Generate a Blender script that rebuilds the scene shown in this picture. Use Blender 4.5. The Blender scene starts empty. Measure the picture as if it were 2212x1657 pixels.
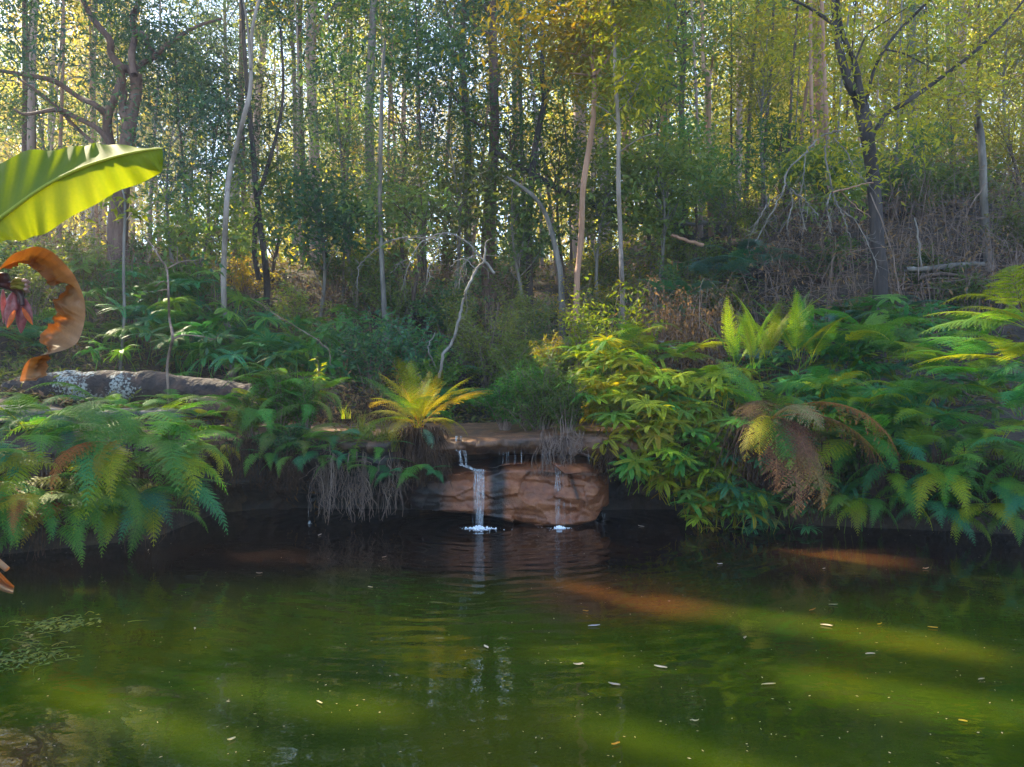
import bpy, math
import numpy as np
from mathutils import Vector, Matrix

R = math.radians
SC = bpy.context.scene
COL = SC.collection
PI = math.pi

# ------------------------------------------------------------------ camera
CAM_H = 1.5
F = 1671.0                     # focal length in units of a 2212-wide picture
cam_d = bpy.data.cameras.new('camera')
cam_d.sensor_width = 36.0
cam_d.lens = 36.0 * F / 2212.0
cam_d.clip_start = 0.05
cam_d.clip_end = 2000.0
cam = bpy.data.objects.new('camera', cam_d)
cam.location = (0, 0, CAM_H)
cam.rotation_euler = (R(90), 0, 0)
COL.objects.link(cam)
SC.camera = cam

# ------------------------------------------------------------------ light
SUN_AZ, SUN_EL = R(-50), R(37)          # azimuth from +Y towards +X
SDIR = np.array([math.sin(SUN_AZ) * math.cos(SUN_EL), math.cos(SUN_AZ) * math.cos(SUN_EL), math.sin(SUN_EL)])
world = bpy.data.worlds.new('World')
SC.world = world
world.use_nodes = True
wn = world.node_tree
wn.nodes.clear()
sky = wn.nodes.new('ShaderNodeTexSky')
sky.sky_type = 'NISHITA'
sky.sun_disc = False
sky.sun_elevation = SUN_EL
sky.sun_rotation = SUN_AZ % (2 * PI)
sky.air_density = 1.0
sky.dust_density = 0.3
sky.ozone_density = 3.0
bg = wn.nodes.new('ShaderNodeBackground')
bg.inputs['Strength'].default_value = 0.13
wo = wn.nodes.new('ShaderNodeOutputWorld')
wn.links.new(sky.outputs[0], bg.inputs[0])
wn.links.new(bg.outputs[0], wo.inputs[0])
sun_d = bpy.data.lights.new('sun', 'SUN')
sun_d.energy = 4.4
sun_d.angle = R(0.5)
sun_d.color = (1.0, 0.84, 0.58)
sun = bpy.data.objects.new('sun', sun_d)
sun.rotation_euler = Vector(-SDIR).to_track_quat('-Z', 'Y').to_euler()
COL.objects.link(sun)
SC.view_settings.view_transform = 'Standard'
SC.view_settings.look = 'None'
SC.view_settings.exposure = 2.35
SC.view_settings.gamma = 1.0
SC.cycles.max_bounces = 8
SC.cycles.use_adaptive_sampling = False
SC.cycles.use_denoising = True
SC.cycles.denoising_prefilter = 'NONE'
SC.cycles.diffuse_bounces = 4
SC.cycles.glossy_bounces = 3
SC.cycles.transmission_bounces = 6
SC.cycles.transparent_max_bounces = 8
SC.cycles.sample_clamp_indirect = 4.0
SC.cycles.caustics_reflective = False
SC.cycles.caustics_refractive = False


def at(px, py, Y):
    """A place: picture coordinates (2212 wide) at distance Y."""
    return np.array([(px - 1106.0) / F * Y, Y, CAM_H - (py - 828.5) / F * Y])


# places picked to be sunlit, gaps are cut in the crowns for them: (point, radius, smallest distance of what may be cut)
LIT = []


def lit(px, py, Y, r, tmin=2.2):
    LIT.append((at(px, py, Y), r, tmin))


def lit_w(x, y, z, r, tmin=1.0):
    LIT.append((np.array([x, y, z]), r, tmin))


def lit_line(a, b, r, n, tmin=1.0):
    a, b = np.array(a, float), np.array(b, float)
    for i in range(n):
        lit_w(*(a + (b - a) * i / max(1, n - 1)), r, tmin)


def wat(px, py):
    d = CAM_H * F / (py - 828.5)
    return ((px - 1106.0) / F * d, d, 0.0)


# plants on the bank and slope
lit(130, 420, 3.0, .55, 1.0)
lit(60, 660, 3.0, .5, 1.0)
lit(900, 840, 8.5, .55)
for p in ((1320, 800), (1400, 900), (1480, 960), (1560, 1040), (1300, 740), (1430, 830)):
    lit(*p, 8.6, .5)
lit(1620, 900, 8.1, .3)
lit(1650, 720, 9.2, .35)
lit(1730, 720, 9.2, .3)
lit(1330, 650, 10.9, .65)
lit(1265, 650, 11.2, .4)
lit(1390, 640, 10.9, .4)
lit(1200, 770, 9.5, .35)
lit(60, 960, 6.6, .3)
lit(380, 880, 7.6, .3)
lit(200, 900, 7.2, .22)
lit(480, 840, 9.6, .4)
lit(750, 930, 8.8, .4)
lit(230, 780, 10.2, .5)
lit(685, 780, 9.2, .2)
lit(1470, 690, 11.5, .45)
lit(2150, 760, 7.6, .4)
lit(1200, 1500, 5, .01)
# bands of sunshine on the pool
lit_line(wat(1240, 1262), wat(1420, 1315), .13, 5)
lit_line(wat(1480, 1315), wat(2040, 1395), .26, 9)
lit_line(wat(1790, 1205), wat(1900, 1225), .10, 4)
lit_line(wat(2040, 1240), wat(2260, 1265), .13, 5)
lit_line(wat(1840, 1490), wat(2300, 1560), .24, 7)
lit_line(wat(1360, 1585), wat(1640, 1680), .16, 5)
lit_line(wat(520, 1500), wat(800, 1530), .17, 4)
lit_line(wat(160, 1500), wat(480, 1620), .17, 6)
lit_line(wat(1250, 1420), wat(1330, 1430), .12, 2)
_r = np.random.default_rng(404)
for k in range(34):
    lit(_r.uniform(150, 1900), 0, 0.001, 0)
    y_ = _r.uniform(10.5, 17)
    LIT[-1] = (np.array([_r.uniform(-.55, .5) * y_, y_, 1.3 + .42 * (y_ - 9.5) + _r.uniform(.3, 1.5)]), _r.uniform(.12, .26), 1.5)
LIT_P = np.array([l[0] for l in LIT])
LIT_R = np.array([l[1] for l in LIT])
LIT_T = np.array([l[2] for l in LIT])


def keep_mask(P, extra=0.0):
    """False where a leaf would stand in one of the gaps cut to let the sun in."""
    keep = np.ones(len(P), bool)
    for i in range(len(LIT_P)):
        v = P - LIT_P[i]
        t = v @ SDIR
        d2 = (v * v).sum(1) - t * t
        keep &= ~((t > LIT_T[i]) & (d2 < (LIT_R[i] + extra) ** 2))
    return keep


# ------------------------------------------------------------------ noise
def _hash(ix, iy, iz, seed):
    h = (ix * 374761393 + iy * 668265263 + iz * 2147483647 + seed * 974634777) & 0xFFFFFFFF
    h = ((h ^ (h >> 13)) * 1274126177) & 0xFFFFFFFF
    h = ((h ^ (h >> 16)) * 2246822519) & 0xFFFFFFFF
    return ((h ^ (h >> 15)) & 0xFFFF) / 65535.0


def vnoise(P, seed=0):
    P = np.asarray(P, float)
    i = np.floor(P).astype(np.int64)
    f = P - i
    f = f * f * (3 - 2 * f)
    out = 0
    for dx in (0, 1):
        for dy in (0, 1):
            for dz in (0, 1):
                w = (f[:, 0] if dx else 1 - f[:, 0]) * (f[:, 1] if dy else 1 - f[:, 1]) * (f[:, 2] if dz else 1 - f[:, 2])
                out = out + w * _hash(i[:, 0] + dx, i[:, 1] + dy, i[:, 2] + dz, seed)
    return out * 2 - 1


def fbm(P, seed=0, oct=4):
    P = np.asarray(P, float)
    a, s, o = 1.0, 0.0, 0
    for k in range(oct):
        o = o + a * vnoise(P * 2 ** k + 17.3 * k, seed + k)
        s += a
        a *= .5
    return o / s


def ss(x):
    x = np.clip(x, 0, 1)
    return x * x * (3 - 2 * x)


# ------------------------------------------------------------------ mesh collecting
class MB:
    def __init__(self):
        self.v, self.f, self.r, self.n = [], [], [], 0

    def add(self, v, f, r=0.5):
        v = np.asarray(v, float).reshape(-1, 3)
        f = np.asarray(f, np.int64).reshape(-1, 4)
        self.v.append(v)
        self.f.append(f + self.n)
        self.r.append(np.broadcast_to(np.asarray(r, float), (len(v),)).copy())
        self.n += len(v)

    def mesh(self, name, smooth=False):
        V = np.concatenate(self.v) if self.v else np.zeros((0, 3))
        Q = np.concatenate(self.f) if self.f else np.zeros((0, 4), int)
        A = np.concatenate(self.r) if self.r else np.zeros(0)
        me = bpy.data.meshes.new(name)
        me.vertices.add(len(V))
        me.vertices.foreach_set('co', V.astype(np.float32).ravel())
        me.loops.add(len(Q) * 4)
        me.loops.foreach_set('vertex_index', Q.astype(np.int32).ravel())
        me.polygons.add(len(Q))
        me.polygons.foreach_set('loop_start', np.arange(0, len(Q) * 4, 4, dtype=np.int32))
        me.polygons.foreach_set('loop_total', np.full(len(Q), 4, dtype=np.int32))
        if smooth:
            me.polygons.foreach_set('use_smooth', np.ones(len(Q), bool))
        me.update(calc_edges=True)
        a = me.attributes.new('rnd', 'FLOAT', 'POINT')
        a.data.foreach_set('value', A.astype(np.float32))
        return me

    def build(self, name, m, parent=None, smooth=False):
        return link(name, self.mesh(name, smooth), m, parent)


def link(name, me, m, parent=None):
    o = bpy.data.objects.new(name, me)
    COL.objects.link(o)
    if not me.materials:
        me.materials.append(m)
    elif me.materials[0] is not m:
        o.material_slots[0].link = 'OBJECT'
        o.material_slots[0].material = m
    if parent is not None:
        o.parent = parent
    return o


def empty(name, loc=(0, 0, 0), rz=0.0, scale=1.0):
    o = bpy.data.objects.new(name, None)
    o.empty_display_size = .1
    o.location = [float(c) for c in loc]
    o.rotation_euler = (0, 0, rz)
    o.scale = (scale,) * 3
    COL.objects.link(o)
    return o


def tag(o, label=None, cat=None, group=None, kind=None):
    if label:
        o['label'] = label
    if cat:
        o['category'] = cat
    if group:
        o['group'] = group
    if kind:
        o['kind'] = kind
    return o


def norm(v):
    v = np.asarray(v, float)
    return v / np.maximum(np.linalg.norm(v, axis=-1, keepdims=True), 1e-9)


def smooth_path(pts, rad=None, per=5):
    """Catmull-Rom through the points."""
    P = np.asarray(pts, float)
    Rr = np.full(len(P), 1.0) if rad is None else np.interp(np.linspace(0, 1, len(P)), np.linspace(0, 1, len(rad)), rad)
    if len(P) < 3:
        t = np.linspace(0, 1, per + 1)[:, None]
        return P[0] * (1 - t) + P[-1] * t, Rr[0] * (1 - t[:, 0]) + Rr[-1] * t[:, 0]
    E = np.vstack([2 * P[0] - P[1], P, 2 * P[-1] - P[-2]])
    out, ro = [], []
    for i in range(len(P) - 1):
        p0, p1, p2, p3 = E[i], E[i + 1], E[i + 2], E[i + 3]
        for k in range(per):
            t = k / per
            out.append(.5 * (2 * p1 + (p2 - p0) * t + (2 * p0 - 5 * p1 + 4 * p2 - p3) * t * t + (3 * p1 - p0 - 3 * p2 + p3) * t ** 3))
            ro.append(Rr[i] * (1 - t) + Rr[i + 1] * t)
    out.append(P[-1])
    ro.append(Rr[-1])
    return np.array(out), np.array(ro)


def tube(mb, P, rad, sides=6, r=.5, rough=0.0, seed=0, cap=False):
    P = np.asarray(P, float)
    n = len(P)
    rad = np.broadcast_to(np.asarray(rad, float), (n,))
    T = norm(np.gradient(P, axis=0))
    mean = norm((P[-1] - P[0])[None])[0]
    ref = np.array([0, 1.0, 0]) if abs(mean[1]) < .8 else np.array([1.0, 0, 0])
    U = norm(np.cross(T, ref))
    W = np.cross(U, T)
    a = np.linspace(0, 2 * PI, sides, endpoint=False)
    V = P[:, None, :] + (U[:, None, :] * np.cos(a)[None, :, None] + W[:, None, :] * np.sin(a)[None, :, None]) * rad[:, None, None]
    if rough:
        q = V.reshape(-1, 3)
        d = fbm(q * np.array([6, 6, 2.0]), seed, 3).reshape(n, sides)
        V = P[:, None, :] + (V - P[:, None, :]) * (1 + rough * d)[:, :, None]
    i = np.arange(n - 1)[:, None] * sides
    j = np.arange(sides)[None, :]
    k = (j + 1) % sides
    Q = np.stack([i + j, i + k, i + sides + k, i + sides + j], -1).reshape(-1, 4)
    mb.add(V.reshape(-1, 3), Q, r)
    if cap and sides == 8:
        for base in (0, (n - 1) * sides):
            vv = V.reshape(-1, 3)[base:base + 8]
            mb.add(vv, [[0, 1, 2, 3], [0, 3, 4, 7], [4, 5, 6, 7]], r)


def leaves(mb, P, D, N, L, W, r, bend=.12):
    """Many leaf blades at once: base points P, directions D, upper sides N."""
    n = len(P)
    if n == 0:
        return
    D = norm(D)
    S = norm(np.cross(D, N))
    N2 = np.cross(S, D)
    L = np.broadcast_to(L, (n,))[:, None]
    W = np.broadcast_to(W, (n,))[:, None]
    b = P
    mid = P + D * L * .42 + N2 * L * bend * .5
    tip = P + D * L - N2 * L * bend
    V = np.stack([b, mid + S * W * .5, tip, mid - S * W * .5], 1).reshape(-1, 3)
    mb.add(V, np.arange(n * 4).reshape(-1, 4), np.repeat(np.broadcast_to(r, (n,)), 4))


# ------------------------------------------------------------------ materials
def nodes(name):
    m = bpy.data.materials.new(name)
    m.use_nodes = True
    t = m.node_tree
    t.nodes.clear()
    out = t.nodes.new('ShaderNodeOutputMaterial')
    return m, t, out


def nd(t, kind, **kw):
    n = t.nodes.new(kind)
    for k, v in kw.items():
        if k in n.inputs:
            n.inputs[k].default_value = v
        else:
            setattr(n, k, v)
    return n


def ramp(t, cols, fac=None, pos=None):
    r = t.nodes.new('ShaderNodeValToRGB')
    e = r.color_ramp.elements
    while len(e) < len(cols):
        e.new(.5)
    for i, c in enumerate(cols):
        e[i].position = (i / max(1, len(cols) - 1)) if pos is None else pos[i]
        e[i].color = (*c, 1)
    if fac is not None:
        t.links.new(fac, r.inputs[0])
    return r


def m_leaf(name, cols, trans=.4, warm=(1.25, 1.15, .35), rough=.55, spec=.25, tgain=1.6):
    """Leaf: front diffuse + light let through the blade; colour differs from blade to blade."""
    m, t, out = nodes(name)
    a = nd(t, 'ShaderNodeAttribute', attribute_name='rnd')
    c = ramp(t, [tuple(min(.6, v * 1.25) for v in q) for q in cols], a.outputs['Fac'])
    oi = nd(t, 'ShaderNodeObjectInfo')
    hs = nd(t, 'ShaderNodeHueSaturation')
    mr = nd(t, 'ShaderNodeMapRange')
    mr.inputs['To Min'].default_value = .47
    mr.inputs['To Max'].default_value = .53
    t.links.new(oi.outputs['Random'], mr.inputs['Value'])
    t.links.new(mr.outputs[0], hs.inputs['Hue'])
    mv = nd(t, 'ShaderNodeMapRange')
    mv.inputs['To Min'].default_value = .68
    mv.inputs['To Max'].default_value = 1.4
    ml = nd(t, 'ShaderNodeMath', operation='FRACT')
    mm = nd(t, 'ShaderNodeMath', operation='MULTIPLY')
    mm.inputs[1].default_value = 7.31
    t.links.new(oi.outputs['Random'], mm.inputs[0])
    t.links.new(mm.outputs[0], ml.inputs[0])
    t.links.new(ml.outputs[0], mv.inputs['Value'])
    t.links.new(mv.outputs[0], hs.inputs['Value'])
    t.links.new(c.outputs[0], hs.inputs['Color'])
    p = nd(t, 'ShaderNodeBsdfPrincipled')
    p.inputs['Roughness'].default_value = rough
    p.inputs['Specular IOR Level'].default_value = spec
    t.links.new(hs.outputs[0], p.inputs['Base Color'])
    tr = nd(t, 'ShaderNodeBsdfTranslucent')
    mx = nd(t, 'ShaderNodeMix', data_type='RGBA', blend_type='MULTIPLY')
    mx.inputs[0].default_value = 1
    mx.inputs[7].default_value = (warm[0] * tgain, warm[1] * tgain, warm[2] * tgain, 1)
    t.links.new(hs.outputs[0], mx.inputs[6])
    t.links.new(mx.outputs[2], tr.inputs[0])
    ms = nd(t, 'ShaderNodeMixShader')
    ms.inputs[0].default_value = trans
    t.links.new(p.outputs[0], ms.inputs[1])
    t.links.new(tr.outputs[0], ms.inputs[2])
    t.links.new(ms.outputs[0], out.inputs[0])
    return m


def m_bark(name, cols, scale=(7, 7, 1.6), rough=.85, bump=.5, pos=None, dist=.02):
    m, t, out = nodes(name)
    tc = nd(t, 'ShaderNodeTexCoord')
    mp = nd(t, 'ShaderNodeMapping')
    mp.inputs['Scale'].default_value = scale
    t.links.new(tc.outputs['Object'], mp.inputs[0])
    n1 = nd(t, 'ShaderNodeTexNoise')
    n1.inputs['Scale'].default_value = 1.0
    n1.inputs['Detail'].default_value = 6
    n1.inputs['Roughness'].default_value = .65
    t.links.new(mp.outputs[0], n1.inputs['Vector'])
    c = ramp(t, cols, n1.outputs['Fac'], pos or [.3 + .4 * i / max(1, len(cols) - 1) for i in range(len(cols))])
    n2 = nd(t, 'ShaderNodeTexNoise')
    n2.inputs['Scale'].default_value = 5.0
    n2.inputs['Detail'].default_value = 5
    t.links.new(mp.outputs[0], n2.inputs['Vector'])
    b = nd(t, 'ShaderNodeBump')
    b.inputs['Strength'].default_value = bump
    b.inputs['Distance'].default_value = dist
    t.links.new(n2.outputs['Fac'], b.inputs['Height'])
    p = nd(t, 'ShaderNodeBsdfPrincipled')
    p.inputs['Roughness'].default_value = rough
    p.inputs['Specular IOR Level'].default_value = .25
    t.links.new(c.outputs[0], p.inputs['Base Color'])
    t.links.new(b.outputs[0], p.inputs['Normal'])
    t.links.new(p.outputs[0], out.inputs[0])
    return m


M = {}
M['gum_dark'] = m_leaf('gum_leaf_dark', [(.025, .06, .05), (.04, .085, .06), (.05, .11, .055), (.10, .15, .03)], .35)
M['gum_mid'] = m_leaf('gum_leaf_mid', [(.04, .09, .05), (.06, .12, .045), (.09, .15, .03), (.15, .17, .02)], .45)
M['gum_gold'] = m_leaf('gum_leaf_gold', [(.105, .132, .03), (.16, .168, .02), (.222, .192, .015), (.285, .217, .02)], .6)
M['under_teal'] = m_leaf('broad_leaf_teal', [(.028, .09, .055), (.045, .12, .06), (.065, .145, .05), (.10, .17, .035)], .35)
M['under_olive'] = m_leaf('broad_leaf_olive', [(.055, .09, .028), (.08, .12, .028), (.105, .14, .028), (.17, .17, .025)], .4)
M['yellow_leaf'] = m_leaf('yellow_green_leaf', [(.08, .12, .015), (.13, .17, .01), (.19, .21, .01), (.26, .24, .01)], .45)
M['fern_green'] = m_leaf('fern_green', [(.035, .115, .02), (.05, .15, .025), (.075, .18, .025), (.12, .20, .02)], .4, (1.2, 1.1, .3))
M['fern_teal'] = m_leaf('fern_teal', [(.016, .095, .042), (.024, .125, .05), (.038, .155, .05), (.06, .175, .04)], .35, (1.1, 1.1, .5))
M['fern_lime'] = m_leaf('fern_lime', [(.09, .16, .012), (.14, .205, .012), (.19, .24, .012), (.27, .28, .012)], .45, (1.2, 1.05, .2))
M['fern_gold'] = m_leaf('fern_gold', [(.14, .16, .012), (.20, .20, .012), (.26, .22, .015), (.32, .22, .02)], .45, (1.2, 1.0, .2))
M['fern_rust'] = m_leaf('fern_rust', [(.16, .075, .02), (.22, .10, .02), (.28, .13, .025), (.33, .17, .04)], .4, (1.2, .95, .4))
M['fern_brown'] = m_leaf('fern_brown', [(.05, .03, .015), (.09, .05, .025), (.13, .075, .035), (.18, .10, .05)], .3, (1.1, 1, .7), .8, .1)
M['fern_tan'] = m_leaf('fern_tan', [(.20, .13, .06), (.28, .19, .09), (.34, .24, .12), (.40, .30, .16)], .35, (1.1, 1, .7), .7, .1)
M['fern_blue'] = m_leaf('fern_blue_grey', [(.04, .10, .085), (.055, .125, .10), (.07, .145, .11), (.10, .16, .09)], .3, (1.0, 1.1, .6))
M['grass'] = m_leaf('grass_blade', [(.05, .09, .02), (.08, .12, .02), (.13, .15, .02), (.18, .14, .05)], .4)
M['litter'] = m_leaf('leaf_litter', [(.07, .042, .024), (.12, .075, .042), (.07, .09, .025), (.20, .13, .07)], .25, (1.1, 1, .6), .8, .15)
M['bark_red'] = m_bark('bark_red_gum', [(.06, .04, .034), (.135, .078, .06), (.21, .135, .105)])
M['bark_brown'] = m_bark('bark_brown', [(.045, .032, .026), (.10, .068, .05), (.16, .11, .08)], (9, 9, 1.2), bump=.9)
M['bark_dark'] = m_bark('bark_dark', [(.022, .018, .017), (.05, .04, .036), (.09, .07, .06)], (9, 9, 1.5), bump=.8)
M['bark_pink'] = m_bark('bark_pink', [(.22, .15, .125), (.36, .25, .21), (.46, .36, .32)], (4, 4, .7), .7, .25)
M['bark_white'] = m_bark('bark_white', [(.075, .058, .047), (.215, .175, .145), (.37, .32, .275)], (5, 5, 1.2), .7, .25)
M['bark_salmon'] = m_bark('bark_salmon', [(.20, .11, .075), (.34, .19, .12), (.42, .27, .19)], (5, 5, .8), .75, .3)
M['bark_grey'] = m_bark('bark_grey', [(.06, .055, .048), (.145, .13, .112), (.25, .225, .195)], (6, 6, 1.2), .8, .5)
M['twig_pale'] = m_bark('twig_pale', [(.11, .095, .08), (.20, .175, .15), (.30, .27, .23)], (9, 9, 3), .8, .2)
M['twig_brown'] = m_bark('twig_brown', [(.085, .058, .046), (.19, .13, .10), (.31, .23, .185)], (9, 9, 3), .85, .2)
M['root'] = m_bark('root_fibre', [(.024, .013, .008), (.06, .032, .018), (.12, .066, .036)], (12, 12, 3), .9, .3)

# ------------------------------------------------------------------ terrain, pool
POOL = np.array([(-2.7, .9), (-3.0, 3.0), (-5.1, 5.3), (-4.75, 6.55), (-3.45, 7.45), (-3.4, 8.9), (-2.9, 9.3), (1.9, 9.2),
                 (2.1, 8.35), (2.6, 8.3), (3.4, 8.1), (4.9, 7.7), (7.0, 6.7), (8.0, 4.0), (6.5, 1.6), (3.5, .8), (0, .75)])


def pool_dist(x, y):
    """Distance to the pool's edge, negative inside."""
    P = np.stack([x, y], -1)
    d = np.full(len(P), 1e9)
    ins = np.zeros(len(P), bool)
    for a, b in zip(POOL, np.roll(POOL, -1, 0)):
        e = b - a
        t = np.clip(((P - a) @ e) / (e @ e), 0, 1)
        d = np.minimum(d, np.linalg.norm(P - a - t[:, None] * e, axis=1))
        c = ((a[1] > P[:, 1]) != (b[1] > P[:, 1]))
        with np.errstate(divide='ignore', invalid='ignore'):
            xx = (b[0] - a[0]) * (P[:, 1] - a[1]) / (b[1] - a[1]) + a[0]
        ins ^= c & (P[:, 0] < xx)
    return np.where(ins, -d, d)


def height(x, y):
    x = np.atleast_1d(np.asarray(x, float))
    y = np.atleast_1d(np.asarray(y, float))
    d = pool_dist(x, y)
    far = np.interp(d, [-2, -.4, 0, .12, .4, .9, 1.6, 3, 5, 8, 11, 15, 22, 40, 70, 140],
                    [-1.2, -.9, -.15, .35, .75, .92, 1.02, 1.45, 2.35, 3.75, 4.6, 5.2, 6.0, 7.6, 9.5, 13])
    near = np.interp(d, [-2, -.4, 0, .3, 1, 4, 12, 40], [-1.2, -.9, -.12, .08, .14, .3, .8, 2.0])
    w = ss((y - 4.2) / 2.2)
    z = near * (1 - w) + far * w
    z = z + 1.25 * ss((x - 1.5) / 4.5) * ss((y - 10.5) / 5.0) * (1 - .5 * ss((y - 22) / 25))
    q = np.stack([x * .45, y * .45, np.zeros_like(x)], -1)
    z = z + .22 * fbm(q, 5, 3) * ss(d / 1.5) * w
    return z


def hz(x, y):
    return float(height(x, y)[0])


xs = np.concatenate([np.linspace(-75, -13, 32), np.linspace(-12, 12, 193), np.linspace(13, 75, 32)])
ys = np.concatenate([np.linspace(-30, -1, 12), np.linspace(0, 24, 161), np.linspace(25, 150, 64)])
X, Y = np.meshgrid(xs, ys)
Z = height(X.ravel(), Y.ravel())
mb = MB()
nx, ny = len(xs), len(ys)
ii = (np.arange(ny - 1)[:, None] * nx + np.arange(nx - 1)[None, :]).ravel()
mb.add(np.stack([X.ravel(), Y.ravel(), Z], -1), np.stack([ii, ii + 1, ii + nx + 1, ii + nx], -1))
m, t, out = nodes('forest_floor')
tc = nd(t, 'ShaderNodeTexCoord')
n1 = nd(t, 'ShaderNodeTexNoise')
n1.inputs['Scale'].default_value = 1.7
n1.inputs['Detail'].default_value = 9
n1.inputs['Roughness'].default_value = .7
t.links.new(tc.outputs['Object'], n1.inputs['Vector'])
c = ramp(t, [(.012, .009, .006), (.03, .02, .012), (.065, .042, .024), (.05, .05, .018)], n1.outputs['Fac'], [.3, .45, .58, .72])
n2 = nd(t, 'ShaderNodeTexNoise')
n2.inputs['Scale'].default_value = 22
n2.inputs['Detail'].default_value = 6
t.links.new(tc.outputs['Object'], n2.inputs['Vector'])
b = nd(t, 'ShaderNodeBump')
b.inputs['Strength'].default_value = .9
b.inputs['Distance'].default_value = .05
t.links.new(n2.outputs['Fac'], b.inputs['Height'])
p = nd(t, 'ShaderNodeBsdfPrincipled')
p.inputs['Roughness'].default_value = .9
t.links.new(c.outputs[0], p.inputs['Base Color'])
t.links.new(b.outputs[0], p.inputs['Normal'])
t.links.new(p.outputs[0], out.inputs[0])
tag(mb.build('ground', m, smooth=True), kind='structure')

# water: murky green, light goes a little way in
FALLS = [(-.34, 8.02), (.49, 8.05)]
m, t, out = nodes('pool_water')
tc = nd(t, 'ShaderNodeTexCoord')
n1 = nd(t, 'ShaderNodeTexNoise')
n1.inputs['Scale'].default_value = .55
n1.inputs['Detail'].default_value = 3
t.links.new(tc.outputs['Object'], n1.inputs['Vector'])
c = ramp(t, [(.010, .023, .0010), (.021, .034, .0007), (.042, .045, .0005)], n1.outputs['Fac'], [.35, .5, .65])
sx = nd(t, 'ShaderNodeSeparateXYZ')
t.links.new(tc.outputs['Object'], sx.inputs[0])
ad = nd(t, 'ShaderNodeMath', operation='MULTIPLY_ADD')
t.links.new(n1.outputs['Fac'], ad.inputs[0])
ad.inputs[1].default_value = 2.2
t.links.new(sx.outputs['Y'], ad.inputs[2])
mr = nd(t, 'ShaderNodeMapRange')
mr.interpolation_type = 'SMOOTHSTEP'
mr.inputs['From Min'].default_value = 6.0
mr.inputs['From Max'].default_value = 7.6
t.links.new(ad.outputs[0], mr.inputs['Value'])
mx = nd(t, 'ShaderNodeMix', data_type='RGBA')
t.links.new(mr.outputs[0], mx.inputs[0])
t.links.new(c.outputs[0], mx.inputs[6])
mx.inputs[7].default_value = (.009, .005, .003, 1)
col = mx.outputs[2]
for (cx, cy, rad) in ((.8, 5.45, .95), (2.75, 6.5, .75), (-2.2, 3.0, .55)):     # orange brown spots put into the water colour to brighten the sun bands
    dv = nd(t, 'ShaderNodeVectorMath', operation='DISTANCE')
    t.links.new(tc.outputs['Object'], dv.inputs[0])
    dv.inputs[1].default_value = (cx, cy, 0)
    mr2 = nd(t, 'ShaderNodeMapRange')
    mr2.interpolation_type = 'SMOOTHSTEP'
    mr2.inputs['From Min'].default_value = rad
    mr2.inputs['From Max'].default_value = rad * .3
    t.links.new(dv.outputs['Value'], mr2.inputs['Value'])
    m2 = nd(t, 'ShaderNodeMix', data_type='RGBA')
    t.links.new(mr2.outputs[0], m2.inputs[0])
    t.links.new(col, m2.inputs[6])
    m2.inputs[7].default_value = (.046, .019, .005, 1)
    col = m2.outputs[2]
p = nd(t, 'ShaderNodeBsdfPrincipled')
t.links.new(col, p.inputs['Base Color'])
p.inputs['Roughness'].default_value = .015
p.inputs['IOR'].default_value = 1.33
# ripples: rings around the falls and a light breeze
hsum = None


def add_h(sock, k):
    global hsum
    mu = nd(t, 'ShaderNodeMath', operation='MULTIPLY')
    t.links.new(sock, mu.inputs[0])
    mu.inputs[1].default_value = k
    if hsum is None:
        hsum = mu.outputs[0]
    else:
        a_ = nd(t, 'ShaderNodeMath', operation='ADD')
        t.links.new(hsum, a_.inputs[0])
        t.links.new(mu.outputs[0], a_.inputs[1])
        hsum = a_.outputs[0]


nz = nd(t, 'ShaderNodeTexNoise')
nz.inputs['Scale'].default_value = 1.5
t.links.new(tc.outputs['Object'], nz.inputs['Vector'])
for (fx, fy), k in zip(FALLS, (1.0, .6)):
    vm = nd(t, 'ShaderNodeVectorMath', operation='DISTANCE')
    t.links.new(tc.outputs['Object'], vm.inputs[0])
    vm.inputs[1].default_value = (fx, fy, 0)
    ph = nd(t, 'ShaderNodeMath', operation='MULTIPLY_ADD')
    t.links.new(vm.outputs['Value'], ph.inputs[0])
    ph.inputs[1].default_value = 32.0
    pn = nd(t, 'ShaderNodeMath', operation='MULTIPLY')
    t.links.new(nz.outputs['Fac'], pn.inputs[0])
    pn.inputs[1].default_value = 9.0
    t.links.new(pn.outputs[0], ph.inputs[2])
    sn = nd(t, 'ShaderNodeMath', operation='SINE')
    t.links.new(ph.outputs[0], sn.inputs[0])
    dk = nd(t, 'ShaderNodeMapRange')
    dk.inputs['From Min'].default_value = 0.0
    dk.inputs['From Max'].default_value = 5.5
    dk.inputs['To Min'].default_value = 1.0
    dk.inputs['To Max'].default_value = .10
    t.links.new(vm.outputs['Value'], dk.inputs['Value'])
    pr = nd(t, 'ShaderNodeMath', operation='MULTIPLY')
    t.links.new(sn.outputs[0], pr.inputs[0])
    t.links.new(dk.outputs[0], pr.inputs[1])
    add_h(pr.outputs[0], .0014 * k)
for sc, k, st in ((3.2, .0028, (1, 1.5, 1)), (13.0, .0007, (1, 1.3, 1))):
    mp = nd(t, 'ShaderNodeMapping')
    mp.inputs['Scale'].default_value = st
    t.links.new(tc.outputs['Object'], mp.inputs[0])
    nn = nd(t, 'ShaderNodeTexNoise')
    nn.inputs['Scale'].default_value = sc
    nn.inputs['Detail'].default_value = 2
    t.links.new(mp.outputs[0], nn.inputs['Vector'])
    add_h(nn.outputs['Fac'], k)
b = nd(t, 'ShaderNodeBump')
b.inputs['Strength'].default_value = 1.0
b.inputs['Distance'].default_value = 1.0
t.links.new(hsum, b.inputs['Height'])
t.links.new(b.outputs[0], p.inputs['Normal'])
t.links.new(p.outputs[0], out.inputs[0])
mb = MB()
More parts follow.
